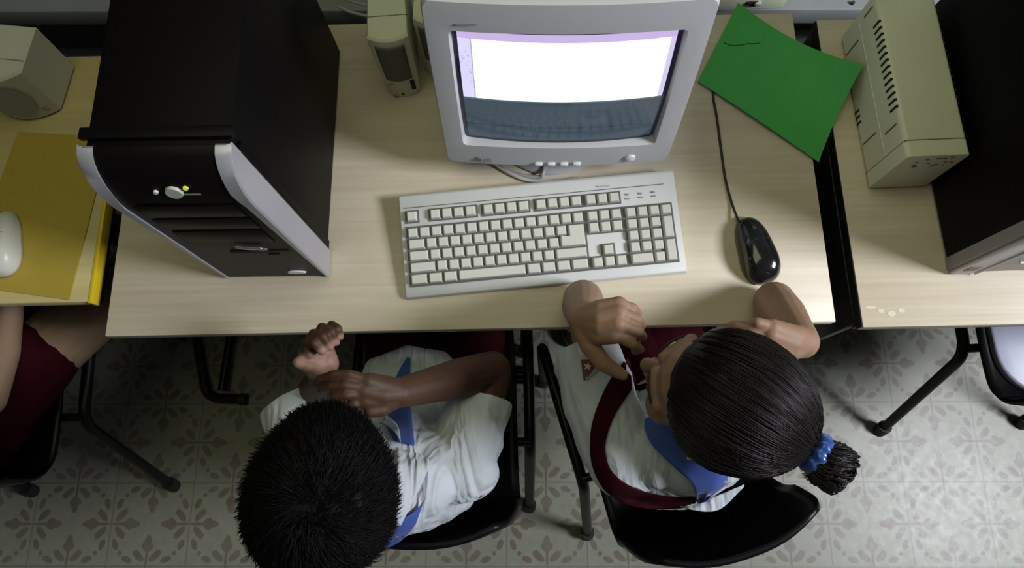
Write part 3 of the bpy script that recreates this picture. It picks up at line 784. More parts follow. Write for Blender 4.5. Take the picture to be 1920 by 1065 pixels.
# ================================================================== keyboard
KA = .0885
kb = thing('keyboard', 'pale ivory full size keyboard in front of the monitor', 'keyboard', (.4835, .0490, H), KA-.012)
KW, KD = .4505, .172
bm = bmesh.new()
prof = [(0, .003), (.002, .010), (.010, .0125), (KD-.020, .0265), (KD-.006, .0295), (KD-.001, .027), (KD, .004), (.004, .0015)]
for xx in (0,): pass
bm.free()
prism('keyboard_case', prof, 'x', 0, KW, M['key_case'], kb, .0012)
ks = math.atan2(.014, KD-.03)                                      # slope of the key deck
U_ = .01905
K0 = V((.0095, .0190, .0150))                                      # bottom left of the key field
RK = Matrix.Rotation(ks, 3, 'X')
def kp(x, y, z=0): return K0+RK@V((x, y, z))
for (x0, x1, y0, y1) in ((-.1, 15.1, -.1, 5.1), (15.15, 18.35, 2.95, 5.1), (15.15, 18.35, -.1, 1.05), (16.15, 17.35, 1, 2.05), (18.4, 22.6, -.1, 5.1),
                         (-.1, 1.1, 5.4, 6.5), (1.9, 6.1, 5.4, 6.5), (6.4, 10.6, 5.4, 6.5), (10.9, 15.1, 5.4, 6.5), (15.15, 18.35, 5.4, 6.5)):
    box('key_well', kp((x0+x1)/2*U_, (y0+y1)/2*U_, -.0008), ((x1-x0)*U_, (y1-y0)*U_, .002), M['key_gap'], kb, 0, RK)
def key_mesh(wu, hu, shape=None):
    bm = bmesh.new(); g = .0011
    if shape is None: lowr = [(g, g), (wu*U_-g, g), (wu*U_-g, hu*U_-g), (g, hu*U_-g)]
    else: lowr = shape
    cx = sum(p[0] for p in lowr)/len(lowr); cy = sum(p[1] for p in lowr)/len(lowr)
    def inset(p, d):
        return (p[0]+(d if p[0] < cx else -d), p[1]+(d*.6 if p[1] < cy else -d*1.2))
    A = [bm.verts.new((*p, 0)) for p in lowr]; B = [bm.verts.new((*inset(p, .0018), .0078)) for p in lowr]
    n = len(A); bm.faces.new(A[::-1]); bm.faces.new(B)
    for i in range(n): bm.faces.new((A[i], A[(i+1) % n], B[(i+1) % n], B[i]))
    bmesh.ops.recalc_face_normals(bm, faces=bm.faces)
    bmesh.ops.bevel(bm, geom=[e for e in bm.edges if e.verts[0].co.z > .004 or e.verts[1].co.z > .004], offset=.0009, segments=2, affect='EDGES', profile=.5)
    me = bpy.data.meshes.new('key'); bm.to_mesh(me); bm.free(); me.materials.append(M['key'])
    me.polygons.foreach_set('use_smooth', [False]*len(me.polygons)); return me
KM = {}
def key(x, y, wu=1, hu=1, shape=None, name='key'):
    k = (wu, hu, bool(shape))
    if k not in KM: KM[k] = key_mesh(wu, hu, shape)
    o = bpy.data.objects.new(name, KM[k]); link(o, kb); o.location = kp(x*U_, y*U_, 0); o.rotation_euler = (ks, 0, 0); return o
x = 0
for wd in (1.5, 1.25, 1.25, 5.75, 1.25, 1.25, 1.25, 1.5): key(x, 0, wd); x += wd
x = 0
for wd in [2.25]+[1]*10+[2.75]: key(x, 1, wd); x += wd
x = 0
for wd in [1.75]+[1]*11: key(x, 2, wd); x += wd
x = 0
for wd in [1.5]+[1]*12: key(x, 3, wd); x += wd
g = .0011
key(12.75, 2, 2.25, 2, [(g, g), (2.25*U_-g, g), (2.25*U_-g, 2*U_-g), (.75*U_+g, 2*U_-g), (.75*U_+g, U_), (g, U_-g*.5)])
for k in range(15): key(k, 4)
for k in (0, 2, 3, 4, 5, 6.5, 7.5, 8.5, 9.5, 11, 12, 13, 14, 15.25, 16.25, 17.25): key(k, 5.45)
for r_ in (3, 4):
    for k in range(3): key(15.25+k, r_)
for k in range(3): key(15.25+k, 0)
key(16.25, 1)
for k in range(4): key(18.5+k, 4)
for r_ in (1, 2, 3):
    for k in range(3): key(18.5+k, r_)
key(21.5, 2, 1, 2); key(21.5, 0, 1, 2); key(18.5, 0, 2); key(20.5, 0)
for k in range(3):
    q = kp((18.95+k*1.12)*U_, 6.1*U_, .0012); box('lock_light', q, (.004, .003, .001), M['silver_dark'], kb, .0003, RK)
    q = kp((18.95+k*1.12)*U_, 5.75*U_, .0012); box('lock_print', q, (.005, .002, .0006), M['silver_dark'], kb, 0, RK)
q = kp(17.0*U_, 7.05*U_, .0010); box('brand_print', q, (.020, .0018, .0006), mat('faint_grey_print', (.40, .40, .42), .5), kb, 0, RK)
q = kp(11.0*U_, 6.75*U_, .0005); box('deck_groove', q, (KW*.94, .0009, .0006), M['key_gap'], kb, 0, RK)

# ================================================================== mice
def mouse(name, label, loc, rz, L, W, Hh, m, parts=True):
    t = thing(name, label, 'mouse', loc, rz)
    vs, fs = [], []; nu, nv = 28, 14
    for j in range(nv+1):
        p = PI/2*j/nv
        for i in range(nu):
            a = 2*PI*i/nu; ca, sa = math.cos(a), math.sin(a)
            e = 2.6; q = (abs(ca)**e+abs(sa)**e)**(-1/e)
            rr = math.cos(p)**.55
            y = sa*q*L/2*rr; xx = ca*q*W/2*rr*(1-.14*math.sin(y/L*PI)*1.0-.10*(1-abs(2*y/L))*.8)
            z = Hh*math.sin(p)**.8*(1-.22*(2*y/L)*.8-.18*(2*y/L)**2)
            vs.append((xx, y, z+.001))
    for j in range(nv):
        for i in range(nu): fs.append((j*nu+i, j*nu+(i+1) % nu, (j+1)*nu+(i+1) % nu, (j+1)*nu+i))
    fs.append(tuple(range(nu))[::-1])
    bm = bmesh.new(); bv = [bm.verts.new(v) for v in vs]
    for f in fs: bm.faces.new([bv[k] for k in f])
    bmesh.ops.remove_doubles(bm, verts=bm.verts, dist=1e-5)
    b_ = from_bm('body', bm, m, t, True)
    # button split lines and wheel
    bv_ = BVHTree.FromPolygons([v.co for v in b_.data.vertices], [tuple(p.vertices) for p in b_.data.polygons])
    def on(x, y): h_ = bv_.ray_cast(V((x, y, .2)), V((0, 0, -1))); return h_[0]
    tube('button_gap', [on(0, L*.46)+V((0, 0, .0001))]+[on(0, L*(.40-.06*k)) for k in range(5)], .0006, M['slot'], t, 2, 6)
    tube('button_gap', [on(-W*.40+W*.80*k/6, L*(.10-.03*abs(k-3)/3)) for k in range(7)], .0006, M['slot'], t, 2, 6)
    wv = lathe('scroll_wheel', [(0, -.003), (.008, -.003), (.009, -.001), (.009, .001), (.008, .003), (0, .003)], M['rubber'], t, 20)
    wv.rotation_euler = (0, PI/2, 0); wv.location = on(0, L*.28)-V((0, 0, .0065))
    return t
ms = mouse('computer_mouse', 'glossy black corded mouse right of the keyboard', (1.0465, .119, H), .20, .116, .060, .034, M['mouse_black'])
Wm = ms.matrix_basis.inverted()
cpts = [Wm@V(p) for p in (at(1384, 413, H+.010), at(1372, 380, H+.003), at(1360, 335, H+.0025), at(1352, 280, H+.0025), at(1344, 220, H+.0025), at(1337, 178, H+.0025), at(1340, 140, H+.0025), at(1372, 100, H+.0025), at(1420, 70, H+.0025))]
cd = tube('cord', cpts, .0021, M['rubber'], ms, 10, 8); cd['label'] = 'thin black cord running under the green card'
mouse('computer_mouse', 'white mouse lying on the yellow folder at the left edge', (-.184, .157, H+.0032), .10, .115, .060, .034, M['mouse_white'])

# ================================================================== sheets
def sheet(name, label, corners, m, z0, th, lift=lambda s, t, p: 0, nu=24, nv=16):
    """corners: four ground points a,b,c,d; bilinear grid, thickness th."""
    a, b, c, d = [V(p) for p in corners]; vs, fs = [], []; cen = (a+b+c+d)/4
    for lay in (1, 0):
        for j in range(nv+1):
            for i in range(nu+1):
                s, t = i/nu, j/nv; p = (a*(1-s)+b*s)*(1-t)+(d*(1-s)+c*s)*t
                vs.append(V((p.x, p.y, z0+lift(s, t, p)+lay*th))-V((cen.x, cen.y, z0)))
    W = nu+1; N = W*(nv+1)
    for j in range(nv):
        for i in range(nu): k = j*W+i; fs += [(k, k+1, k+W+1, k+W), (N+k, N+k+W, N+k+W+1, N+k+1)]
    for i in range(nu): k = nv*W+i; fs += [(i+1, i, N+i, N+i+1), (k, k+1, N+k+1, N+k)]
    for j in range(nv): k = j*W; fs += [(k, k+W, N+k+W, N+k), (k+W+nu, k+nu, N+k+nu, N+k+W+nu)]
    o = from_data(name, vs, fs, m, None, True); o.location = (cen.x, cen.y, z0); sharp(o, 50); return o
# green card: flat on the middle desk, its right end bends up across the gap and leans on the yellowed box
def glift(s, t, p):
    return .0052+.064*max(0, s*t)**2.4+.003*math.sin(PI*s)*(1-t)
gr = sheet('green_card', '', [at(1308, 152, H+.006), at(1535, 304, H+.006), at(1619, 121, H+.070), at(1384, 5, H+.006)], M['green'], H, .0012, glift, 30, 24)
tag(gr, 'bright green sheet of card lying across the gap between two desks', 'card')
pts_ = [(1358, 80), (1372, 85), (1392, 84), (1400, 82), (1418, 82), (1430, 79)]
for lo_, hi_, rr in ((0, 4, .0006), (3, 6, .0011)):
    mk = tube('pen_mark', [at(a, b, H+.0078)-gr.location for a, b in pts_[lo_:hi_]], rr, M['green_dark'], gr, 6, 6); mk['label'] = 'short dark scribble'
yf = sheet('folder', '', [at(-70, 535, H+.002), at(130, 562, H+.002), at(206, 258, H+.002), at(34, 247, H+.002)], M['yellow'], H, .0022, lambda s, t, p: .0006)
tag(yf, 'flat yellow card folder under the white mouse on the left desk', 'folder')

# ================================================================== power strip behind the desk
ps = thing('adapter_box', 'long beige adapter box on the grey ledge behind the middle desk', 'adapter', (1.118, .757, .540), .02)
box('housing', (0, 0, .026), (.236, .08, .052), M['beige'], ps, .004)
box('socket', (.045, -.0405, .022), (.028, .003, .014), M['slot'], ps, .004)
box('plug', (.057, -.043, .024), (.014, .008, .010), M['cable_white'], ps, .003)
cbl = tube('loose_cable', [at(634, 12, .56), at(655, 22, .56), at(690, 30, .555), at(740, 33, .548), at(800, 30, .546), at(850, 20, .545)], .0035, M['cable_grey'], None, 8)
tag(cbl, 'thin grey cable lying on the ledge behind the slim beige speakers', 'cable')
cbl2 = tube('loose_cable', [at(1500, 150, .004), at(1505, 128, .02), at(1512, 110, .14), at(1560, 60, .40), at(1580, 25, .50), at(1600, 4, .546)], .004, M['rubber'], None, 8)
tag(cbl2, 'black cable hanging behind the gap between the middle and right desks', 'cable')

# ================================================================== people
class Head:
    """a child's head: frame S (right), F (face direction), U (crown)."""
    def __init__(s, c, F, roll=0, k=1.0):
        s.c = V(c); s.F = V(F).normalized(); s.S = s.F.cross(V((0, 0, 1))).normalized(); s.U = s.S.cross(s.F)
        if roll:
            q = Matrix.Rotation(roll, 3, s.F); s.S = q@s.S; s.U = q@s.U
        s.k = k; s.taper = 0; s.R = np.array([list(s.S), list(s.F), list(s.U)]).T
    def P(s, x, y, z): return s.c+(s.S*x+s.F*y+s.U*z)*s.k
    def ell(s, b, c, r): b.ell(s.P(*c), np.array(r)*s.k, s.R)
    def cap(s, b, p, q, r0, r1=None): b.cap(s.P(*p), s.P(*q), r0*s.k, (r1 if r1 is not None else r0)*s.k)
    def add(s, b, neck):
        s.ell(b, (0, -.005, .02), (.072, .092, .080)); s.ell(b, (0, .030, -.030), (.060, .058, .082)); s.ell(b, (0, .022, -.070), (.050, .050, .048))
        s.ell(b, (0, .060, -.098), (.028, .025, .020))
        for g in (-1, 1):
            s.ell(b, (g*.034, .056, -.048), (.028, .028, .028)); s.ell(b, (g*.0085, .094, -.045), (.0075, .008, .0065))
            s.ell(b, (g*.073, -.006, -.022), (.0075, .019, .029)); s.ell(b, (g*.078, -.014, -.016), (.006, .016, .020))
            s.cap(b, (g*.012, .084, .010), (g*.045, .066, .012), .011, .010)
            s.ell(b, (g*.030, .079, -.010), (.013, .007, .008))
        s.cap(b, (0, .086, -.006), (0, .101, -.040), .0075, .0105)
        s.ell(b, (0, .083, -.066), (.021, .012, .006)); s.ell(b, (0, .081, -.076), (.018, .012, .0065))
        b.chain([s.P(0, -.022, -.055), V(neck).lerp(s.P(0, -.022, -.055), .5), V(neck)], [  .043*s.k, .042, .044])
    def extras(s, root, lipm, closed=False):
        o = root.location
        def small(name, c, r, m, par=None):
            vs = SPH_V*np.array(r)*s.k@s.R.T+np.array(s.P(*c)-o); return from_data(name, vs.tolist(), SPH_F, m, par or root, True)
        for g in (-1, 1):
            ey = small('eye', (g*.030, .0815, -.011), (.0105, .0055, .0050), M['eye']); small('iris', (g*.030, .0865, -.012), (.0045, .0018, .0042), M['iris'], ey)
            P_ = [s.P(g*(.013+.036*t), .0945-.004*t-.016*t*t, .013+.006*math.sin(PI*t))-o for t in (0, .25, .5, .75, 1)]
            vs, fs = sweep(catmull(P_, 4),   .0018*s.k, 6); from_data('eyebrow', vs, fs, M['brow'], root, True)
        small('lips', (0, .0925, -.0665), (.018, .0045, .0038), lipm); small('lips', (0, .0915, -.0745), (.015, .0048, .0042), lipm)
def strand_mesh(polys, radii, sides=3):
    vs, fs = [], []
    for P, r in zip(polys, radii):
        b = len(vs); n = len(P); up = None
        for i in range(n):
            t = (P[min(i+1, n-1)]-P[max(i-1, 0)])
            t = t.normalized() if t.length > 1e-9 else V((0, 0, 1))
            if up is None: up = t.orthogonal().normalized()
            up = (up-t*up.dot(t)); up = up.normalized() if up.length > 1e-6 else t.orthogonal().normalized(); w = t.cross(up); rr = r*(1-.75*(i/(n-1))**2)
            for k in range(sides): a = 2*PI*k/sides; vs.append(P[i]+(up*math.cos(a)+w*math.sin(a))*rr)
        for i in range(n-1):
            for k in range(sides): fs.append((b+i*sides+k, b+i*sides+(k+1) % sides, b+(i+1)*sides+(k+1) % sides, b+(i+1)*sides+k))
    return vs, fs
CR = (.072, .092, .080); CC = (0, -.005, .02)
def sstep(a, b, x): t = max(0, min(1, (x-a)/(b-a))); return t*t*(3-2*t)
def scalp(hd, n, off, line):
    """point on the hair surface in unit direction n of the skull."""
    f = sstep(-.10, .06, n[2]-line(n)); o = -.012+(off+.012)*f
    q = V((n[0]*(CR[0]+o)*(1-hd.taper*n[1]), n[1]*(CR[1]+o), n[2]*(CR[2]+o)))
    return hd.P(CC[0]+q.x, CC[1]+q.y, CC[2]+q.z)
def scalp_shell(hd, off, line, org, lump=.0, nu=64, nv=40):
    vs, fs = [], []
    for j in range(nv+1):
        p = PI*j/nv-PI/2
        for i in range(nu):
            a = 2*PI*i/nu; n = (math.cos(p)*math.cos(a), math.cos(p)*math.sin(a), math.sin(p))
            vs.append(scalp(hd, n, off+lump*noise.noise(V(n)*4), line)-org)
    for j in range(nv):
        for i in range(nu): fs.append((j*nu+i, j*nu+(i+1) % nu, (j+1)*nu+(i+1) % nu, (j+1)*nu+i))
    return vs, fs
def rnd_dir():
    while True:
        v = V((random.uniform(-1, 1), random.uniform(-1, 1), random.uniform(-1, 1)))
        if .1 < v.length < 1: return v.normalized()
def short_hair(hd, root, m, line, count=7000, off=.010, L=(.016, .030), whorl=(.12, -.62, .78), lift=.42):
    org = root.location; vs, fs = scalp_shell(hd, off, line, org, .004)
    nw = V(whorl).normalized(); polys = []; rad = []
    while len(polys) < count:
        n = rnd_dir()
        if n.z < line(n)+.02: continue
        t = n-nw; t = (t-n*t.dot(n)); t = t*min(1/max(t.length, 1e-6), 4.0)
        sw = n.cross(t)*.35; jit = rnd_dir()*(.30+.5*max(0, 1-(n-nw).length*3)); d = (t+sw+jit); l = random.uniform(*L); lf = lift*random.uniform(.5, 1.35)
        p0 = scalp(hd, n, off-.003, line)
        def W(v): return (hd.S*v.x+hd.F*v.y+hd.U*v.z)
        q = [p0, p0+W(n*lf*.55+d*.30)*l, p0+W(n*lf*.85+d*.65)*l, p0+W(n*lf*.90+d*1.0)*l]
        polys.append([x-org for x in q]); rad.append(random.uniform(.00045, .0010))
    sv, sf = strand_mesh(polys, rad); b = len(vs)
    return from_data('hair', vs+sv, fs+[tuple(b+i for i in f) for f in sf], m, root, True)
def fingers(b, spec, k=.72):
    """spec: list of (points, radii) already in world space."""
    for i, (pts, rs) in enumerate(spec): b.chain(pts, [r*(k if i < 4 else .9) for r in rs])
def foldwarp(amp, scale, axis=None, seed=0, cuts=()):
    def f(co, n):
        co = g(co, n)
        for p, d, rad in cuts:                                     # clean flat cuff where the sleeve ends
            e = (co-V(p)).dot(V(d).normalized())
            if e > 0 and (co-V(p)).length < rad: co = co-V(d).normalized()*e
        return co
    def g(co, n):
        q = co*scale+V((seed, seed*.7, 0))
        if axis is not None: a = V(axis).normalized(); q = q-a*(q.dot(a)*.78)
        v = noise.noise(q)+.5*noise.noise(q*2.1); r = 1-abs(noise.noise(q*1.3+V((5, 1, 2))))*2
        return co+n*amp*(v*.6+r*.5)
    return f
def shoes(root, feet, rz=0):
    for p in feet:
        bm = bmesh.new(); bmesh.ops.create_uvsphere(bm, u_segments=18, v_segments=12, radius=1)
        for v in bm.verts:
            v.co.z = max(v.co.z, -.55); v.co = V((v.co.x*.036*(1-.12*v.co.y), v.co.y*.095, v.co.z*(.040 if v.co.y < .2 else .032)+.0225))
        o = from_bm('shoe', bm, M['shoe'], root, True); o.location = V(p)-root.location; o.rotation_euler = (0, 0, rz)
def lower(b, hip, knees, ankles, r=(.066, .050, .034)):
    for g, (k, a) in enumerate(zip(knees, ankles)):
        h_ = V(hip)+V((-.055 if g == 0 else .055, 0, 0)); b.chain([h_, V(k)], [r[0], r[1]]); b.chain([V(k), V(k).lerp(V(a), .3), V(a)], [r[1], r[1]*.98, r[2]]); b.chain([V(a), V(a)+V((0, .05, -.02))], [r[2], .026])

# ------------------------------------------------------------------ the boy
boy = thing('person', 'boy with short black hair in white shirt resting his bowed head on one hand', 'person', (.49, -.15, 0), 0)
O = boy.location
hb = Head((.4305, -.2376, .955), (.0, .86, -.51), 0, .955)
hb.taper = .17
nk = V((.470, -.255, .81))
B = Blob()
hb.add(B, nk)
B.ellchain((.50, -.13, .50), (.105, .085, .075), (.485, -.225, .70), (.108, .075, .075), 6)
B.cap((.39, -.21, .755), (.58, -.22, .755), .042)
B.cap(nk, (.485, -.235, .74), .042, .06)
lower(B, (.50, -.11, .508), [(.425, .20, .488), (.575, .21, .488)], [(.42, .16, .075), (.58, .16, .075)])
# his right arm (at the right in the photo): elbow out, forearm across, hand on the forehead
RE = V((.618, -.066, .735)); RW = at(748, 737, .882)
B.chain([V((.575, -.205, .75)), V((.598, -.13, .742)), RE], [.040, .037, .031]); B.chain([RE, RE.lerp(RW, .35), RW], [.031, .0305, .0205])
pc = at(708, 736, .905)
B.chain([RW, at(722, 727, .897), at(690, 716, .915)], [.0200, .0165, .0125]); B.chain([RW, at(716, 740, .900), at(682, 733, .915)], [.0195, .0165, .0125]); B.chain([RW, at(722, 752, .893), at(684, 750, .910)], [.019, .0155, .012])
fingers(B, [([at(692, 714, .915), at(655, 703, .928), at(626, 702, .926), at(598, 711, .916)], [.0110, .0098, .0086, .0072]),
            ([at(684, 727, .917), at(648, 722, .930), at(622, 723, .926), at(602, 730, .918)], [.0110, .0098, .0086, .0074]),
            ([at(682, 740, .915), at(650, 740, .927), at(628, 744, .923)], [.0108, .0096, .0084]),
            ([at(686, 754, .908), at(664, 758, .918), at(648, 762, .916)], [.0100, .0088, .0076]),
            ([at(738, 752, .888), at(716, 768, .897), at(694, 772, .905)], [.0130, .0112, .0090])])
# his left arm: elbow in, loosely closed hand raised, palm to the right
LE = V((.338, -.098, .722)); LW = at(604, 706, .838)
B.chain([V((.388, -.195, .75)), V((.355, -.14, .735)), LE], [.040, .036, .030]); B.chain([LE, LE.lerp(LW, .4), LW], [.030, .0275, .0195])
B.chain([LW, at(602, 686, .855), at(586, 654, .882)], [.0195, .0190, .0130]); B.chain([LW, at(612, 682, .852), at(604, 640, .872)], [.0190, .0180, .0125]); B.chain([LW, at(595, 688, .858), at(577, 664, .885)], [.019, .018, .013])
B.ell(at(592, 684, .866), (.019, .018, .017)); B.ell(at(614, 676, .860), (.014, .017, .016))
fingers(B, [([at(574, 660, .888), at(577, 642, .903), at(590, 644, .910), at(604, 659, .900)], [.0112, .0100, .0092, .0078]),
            ([at(580, 648, .885), at(588, 626, .900), at(606, 632, .908), at(619, 651, .897)], [.0112, .0100, .0092, .0078]),
            ([at(592, 637, .880), at(604, 614, .893), at(622, 622, .900), at(630, 642, .889)], [.0108, .0098, .0088, .0076]),
            ([at(606, 631, .872), at(622, 609, .881), at(634, 616, .888), at(638, 632, .880)], [.0098, .0088, .0080, .0070]),
            ([at(602, 696, .862), at(580, 688, .884), at(560, 680, .892)], [.0135, .0112, .0092])])
bb = B.build('body', M['skin_boy'], boy, .0020, 3, O)
palm = bb.data.attributes.new('palm', 'FLOAT', 'POINT')
pp = [(at(592, 684, .872), .026), (at(612, 678, .868), .024), (at(604, 660, .899), .012), (at(619, 652, .896), .012), (at(630, 643, .889), .011), (at(638, 633, .880), .010), (at(562, 681, .892), .014), (at(578, 688, .886), .013)]
for i, v in enumerate(bb.data.vertices):
    q = v.co+O; w_ = max(1-sstep(.55, 1.15, (q-c).length/r) for c, r in pp); palm.data[i].value = w_
hb.extras(boy, mat('brown_lips', (.16, .06, .05), .45))
line_b = lambda n: (-.14+.50*n[1] if n[1] < 0 else -.14+.72*n[1])
short_hair(hb, boy, M['hair_boy'], line_b, 19000, .0135, (.010, .020), lift=.30)
B = Blob()                                                         # shirt
B.ellchain((.505, -.12, .52), (.128, .100, .075), (.487, -.214, .70), (.122, .086, .080), 7)
B.cap((.382, -.205, .752), (.575, -.210, .752), .052); B.cap((.474, -.248, .788), (.485, -.225, .72), .060, .085); B.cap((.43, -.235, .785), (.52, -.235, .785), .045, .045)
B.chain([(.572, -.205, .75), (.585, -.165, .745), (.597, -.118, .735)], [.052, .052, .050]); B.cap((.575, -.195, .70), (.590, -.14, .70), .045, .04)
B.chain([(.380, -.20, .755), (.342, -.16, .750), (.308, -.115, .738)], [.052, .052, .048])
B.chain([(.56, -.09, .575), (.515, -.045, .590), (.457, -.012, .594)], [.05, .034, .015]); B.chain([(.40, -.10, .575), (.415, -.05, .582), (.457, -.012, .594)], [.05, .032, .015]); B.ell((.475, -.065, .575), (.082, .052, .040)); B.ell((.49, -.10, .575), (.11, .06, .06))
sh = B.build('shirt', M['shirt'], boy, .0035, 3, O, foldwarp(.0085, 15, (.1, .5, .8), 3, [((.597, -.108, .735), (.22, .97, -.10), .10), ((.306, -.110, .738), (-.50, .85, -.1), .10)]))
bvS = world_bvh([sh], O)
B = Blob()                                                         # shorts
B.ellchain((.50, -.13, .505), (.128, .100, .060), (.50, -.06, .508), (.13, .09, .062), 3); B.cap((.445, -.08, .514), (.428, .135, .505), .073, .068); B.cap((.555, -.08, .514), (.574, .14, .505), .073, .068)
B.build('shorts', M['maroon'], boy, .005, 4, O, foldwarp(.003, 14, (0, 1, 0), 8))
shoes(boy, [(.42, .19, 0), (.58, .19, 0)])
# collar, scarf round the neck and scarf tail down the front
drape('collar', [(742, 838), (744, 880), (742, 920), (722, 985)], [(790, 852), (806, 866), (792, 905), (752, 985)], bvS, M['shirt'], boy, O, .015, .004, 22, 8)
drape('collar', [(712, 790), (728, 800), (745, 815)], [(722, 775), (746, 798), (752, 832)], bvS, M['shirt'], boy, O, .010, .0022, 12, 6)
drape('scarf', [(806, 915), (790, 945), (764, 968), (716, 985), (690, 1000)], [(790, 950), (778, 985), (752, 1014), (720, 1030), (696, 1034)], bvS, M['scarf'], boy, O, .0075, .0022, 26, 8, .77)
drape('scarf_tail', [(764, 668), (748, 695), (733, 730), (716, 775), (738, 825)], [(769, 672), (768, 700), (766, 735), (772, 785), (778, 836)], bvS, M['scarf'], boy, O, .006, .002, 30, 6, .72)

# ------------------------------------------------------------------ the girl
girl = thing('person', 'girl with a dark ponytail in maroon pinafore leaning her elbows on the desk', 'person', (.92, -.13, 0), 0)
O = girl.location
hg = Head((.9106, -.1358, .955), (-.845, .50, -.10), -.06, .983)
nk = V((.908, -.19, .81))
RG = np.array(Matrix.Rotation(.26, 3, 'Z'))
B = Blob()
hg.add(B, nk)
B.ellchain((.925, -.13, .50), (.10, .08, .075), (.908, -.185, .70), (.104, .072, .075), 6, RG)
B.cap((.815, -.205, .757), (1.005, -.155, .757), .041); B.cap(nk, (.908, -.18, .74), .05, .07)
lower(B, (.925, -.12, .508), [(.80, .17, .488), (.93, .20, .488)], [(.80, .15, .075), (.92, .16, .075)])
LE = at(1093, 562, .7735); LW = at(1096, 600, .915)
B.chain([V((.805, -.19, .745)), V((.778, -.06, .770)), LE], [.036, .030, .029]); B.ell(LE, .0315); B.chain([LE, LE.lerp(LW, .35), LE.lerp(LW, .7), LW], [.031, .032, .026, .0215])
B.chain([LW, at(1128, 585, .938), at(1160, 572, .948)], [.0210, .0170, .0118]); B.chain([LW, at(1128, 598, .944), at(1160, 588, .955)], [.021, .0165, .0120]); B.chain([LW, at(1128, 612, .942), at(1158, 608, .955)], [.0205, .0165, .0122]); B.chain([LW, at(1124, 625, .934), at(1152, 628, .947)], [.0195, .016, .0120])
B.ell(at(1130, 600, .930), (.024, .020, .012))
fingers(B, [([at(1160, 570, .948), at(1187, 577, .944), at(1196, 588, .926), at(1186, 592, .914)], [.0105, .0092, .0082, .0072]),
            ([at(1161, 587, .955), at(1195, 599, .948), at(1203, 610, .926), at(1190, 612, .913)], [.0112, .0098, .0086, .0074]),
            ([at(1159, 607, .955), at(1197, 622, .948), at(1205, 632, .924), at(1190, 632, .911)], [.0114, .0100, .0088, .0076]),
            ([at(1153, 627, .948), at(1186, 645, .942), at(1200, 655, .922), at(1190, 658, .908)], [.0112, .0098, .0086, .0074]),
            ([at(1098, 618, .916), at(1106, 648, .918), at(1130, 680, .914), at(1150, 693, .908), at(1168, 703, .904)], [.0190, .0150, .0128, .0110, .0082])])
RE = at(1452, 566, .7735); RW = at(1502, 640, .905)
B.chain([V((1.015, -.15, .755)), V((1.045, -.05, .772)), RE], [.040, .032, .029]); B.ell(RE, .0315); B.chain([RE, RE.lerp(RW, .35), RE.lerp(RW, .7), RW], [.031, .032, .027, .0235])
B.chain([RW, at(1488, 632, .925), at(1448, 614, .945)], [.0225, .0165, .0115]); B.chain([RW, at(1482, 642, .925), at(1446, 628, .945)], [.022, .017, .0120]); B.chain([RW, at(1480, 655, .920), at(1446, 645, .938)], [.021, .016, .0115])
fingers(B, [([at(1448, 613, .945), at(1420, 605, .953), at(1408, 607, .945)], [.0115, .0100, .0085]),
            ([at(1440, 622, .945), at(1408, 612, .945), at(1380, 609, .938), at(1366, 611, .932)], [.0112, .0098, .0086, .0074]),
            ([at(1444, 634, .943), at(1412, 626, .944), at(1388, 622, .936)], [.0110, .0096, .0080]),
            ([at(1446, 648, .937), at(1420, 642, .938), at(1400, 638, .932)], [.0104, .0090, .0078])])
B.build('body', M['skin_girl'], girl, .0020, 3, O)
hg.extras(girl, M['lips'])
# hair: drawn back over the skull to the tie, then a small bun of ponytail
line_g = lambda n: (-.30+.30*n[1] if n[1] < 0 else -.30+1.22*n[1])
vs, fs = scalp_shell(hg, .012, line_g, O, .002)
nt_ = V((-.10, -.99, .0)).normalized(); polys = []; rad = []
while len(polys) < 5600:
    n = rnd_dir()
    if n.z < line_g(n)+.01 or n.dot(nt_) > .985: continue
    ang = math.acos(max(-1, min(1, n.dot(nt_)))); steps = max(5, int(ang*7)); q = []; o_ = random.uniform(.0105, .0160); wv = random.uniform(-.04, .04)
    for i in range(steps+1):
        t = i/steps; m_ = (n*math.sin((1-t)*ang)+nt_*math.sin(t*ang))/math.sin(ang)
        m_ = m_+n.cross(nt_)*wv*math.sin(PI*t); m_.normalize()
        q.append(scalp(hg, m_, o_*(1-.15*t)-.004*(1-min(1, t*6)), line_g)-O)
    polys.append(q); rad.append(random.uniform(.0005, .0010))
sv, sf = strand_mesh(polys, rad); b = len(vs)
hair = from_data('hair', vs+sv, fs+[tuple(b+i for i in f) for f in sf], M['hair_girl'], girl, True)
tie = scalp(hg, nt_, .016, line_g); bk = (-hg.F*.9-hg.S*.12+V((0, 0, -.10))).normalized(); side = bk.cross(V((0, 0, 1))).normalized(); upv = side.cross(bk)
polys = []; rad = []
for k in range(1500):
    a = random.uniform(0, 2*PI); r0 = .017*math.sqrt(random.random()); R_ = random.uniform(.008, .029); l = random.uniform(.022, .044)
    c0 = tie+(side*math.cos(a)+upv*math.sin(a))*r0-bk*.006
    c1 = tie+bk*(.016)+(side*math.cos(a)+upv*math.sin(a))*R_*.9
    c2 = tie+bk*l+(side*math.cos(a+.5)+upv*math.sin(a+.5))*R_*1.05-upv*.006
    c3 = tie+bk*(l*.9+.004)+(side*math.cos(a+1.5)+upv*math.sin(a+1.5))*R_*.85-upv*.014
    c4 = tie+bk*(l*.55)+(side*math.cos(a+2.2)+upv*math.sin(a+2.2))*R_-upv*.016
    polys.append([x-O for x in catmull([c0, c1, c2, c3, c4], 3)]); rad.append(random.uniform(.0009, .0015))
sv, sf = strand_mesh(polys, rad); b2 = Blob(); b2.ell(tie+bk*.022-upv*.005-O, (.022, .022, .022))
bl_v = np.concatenate(b2.v).tolist(); n0 = len(bl_v)
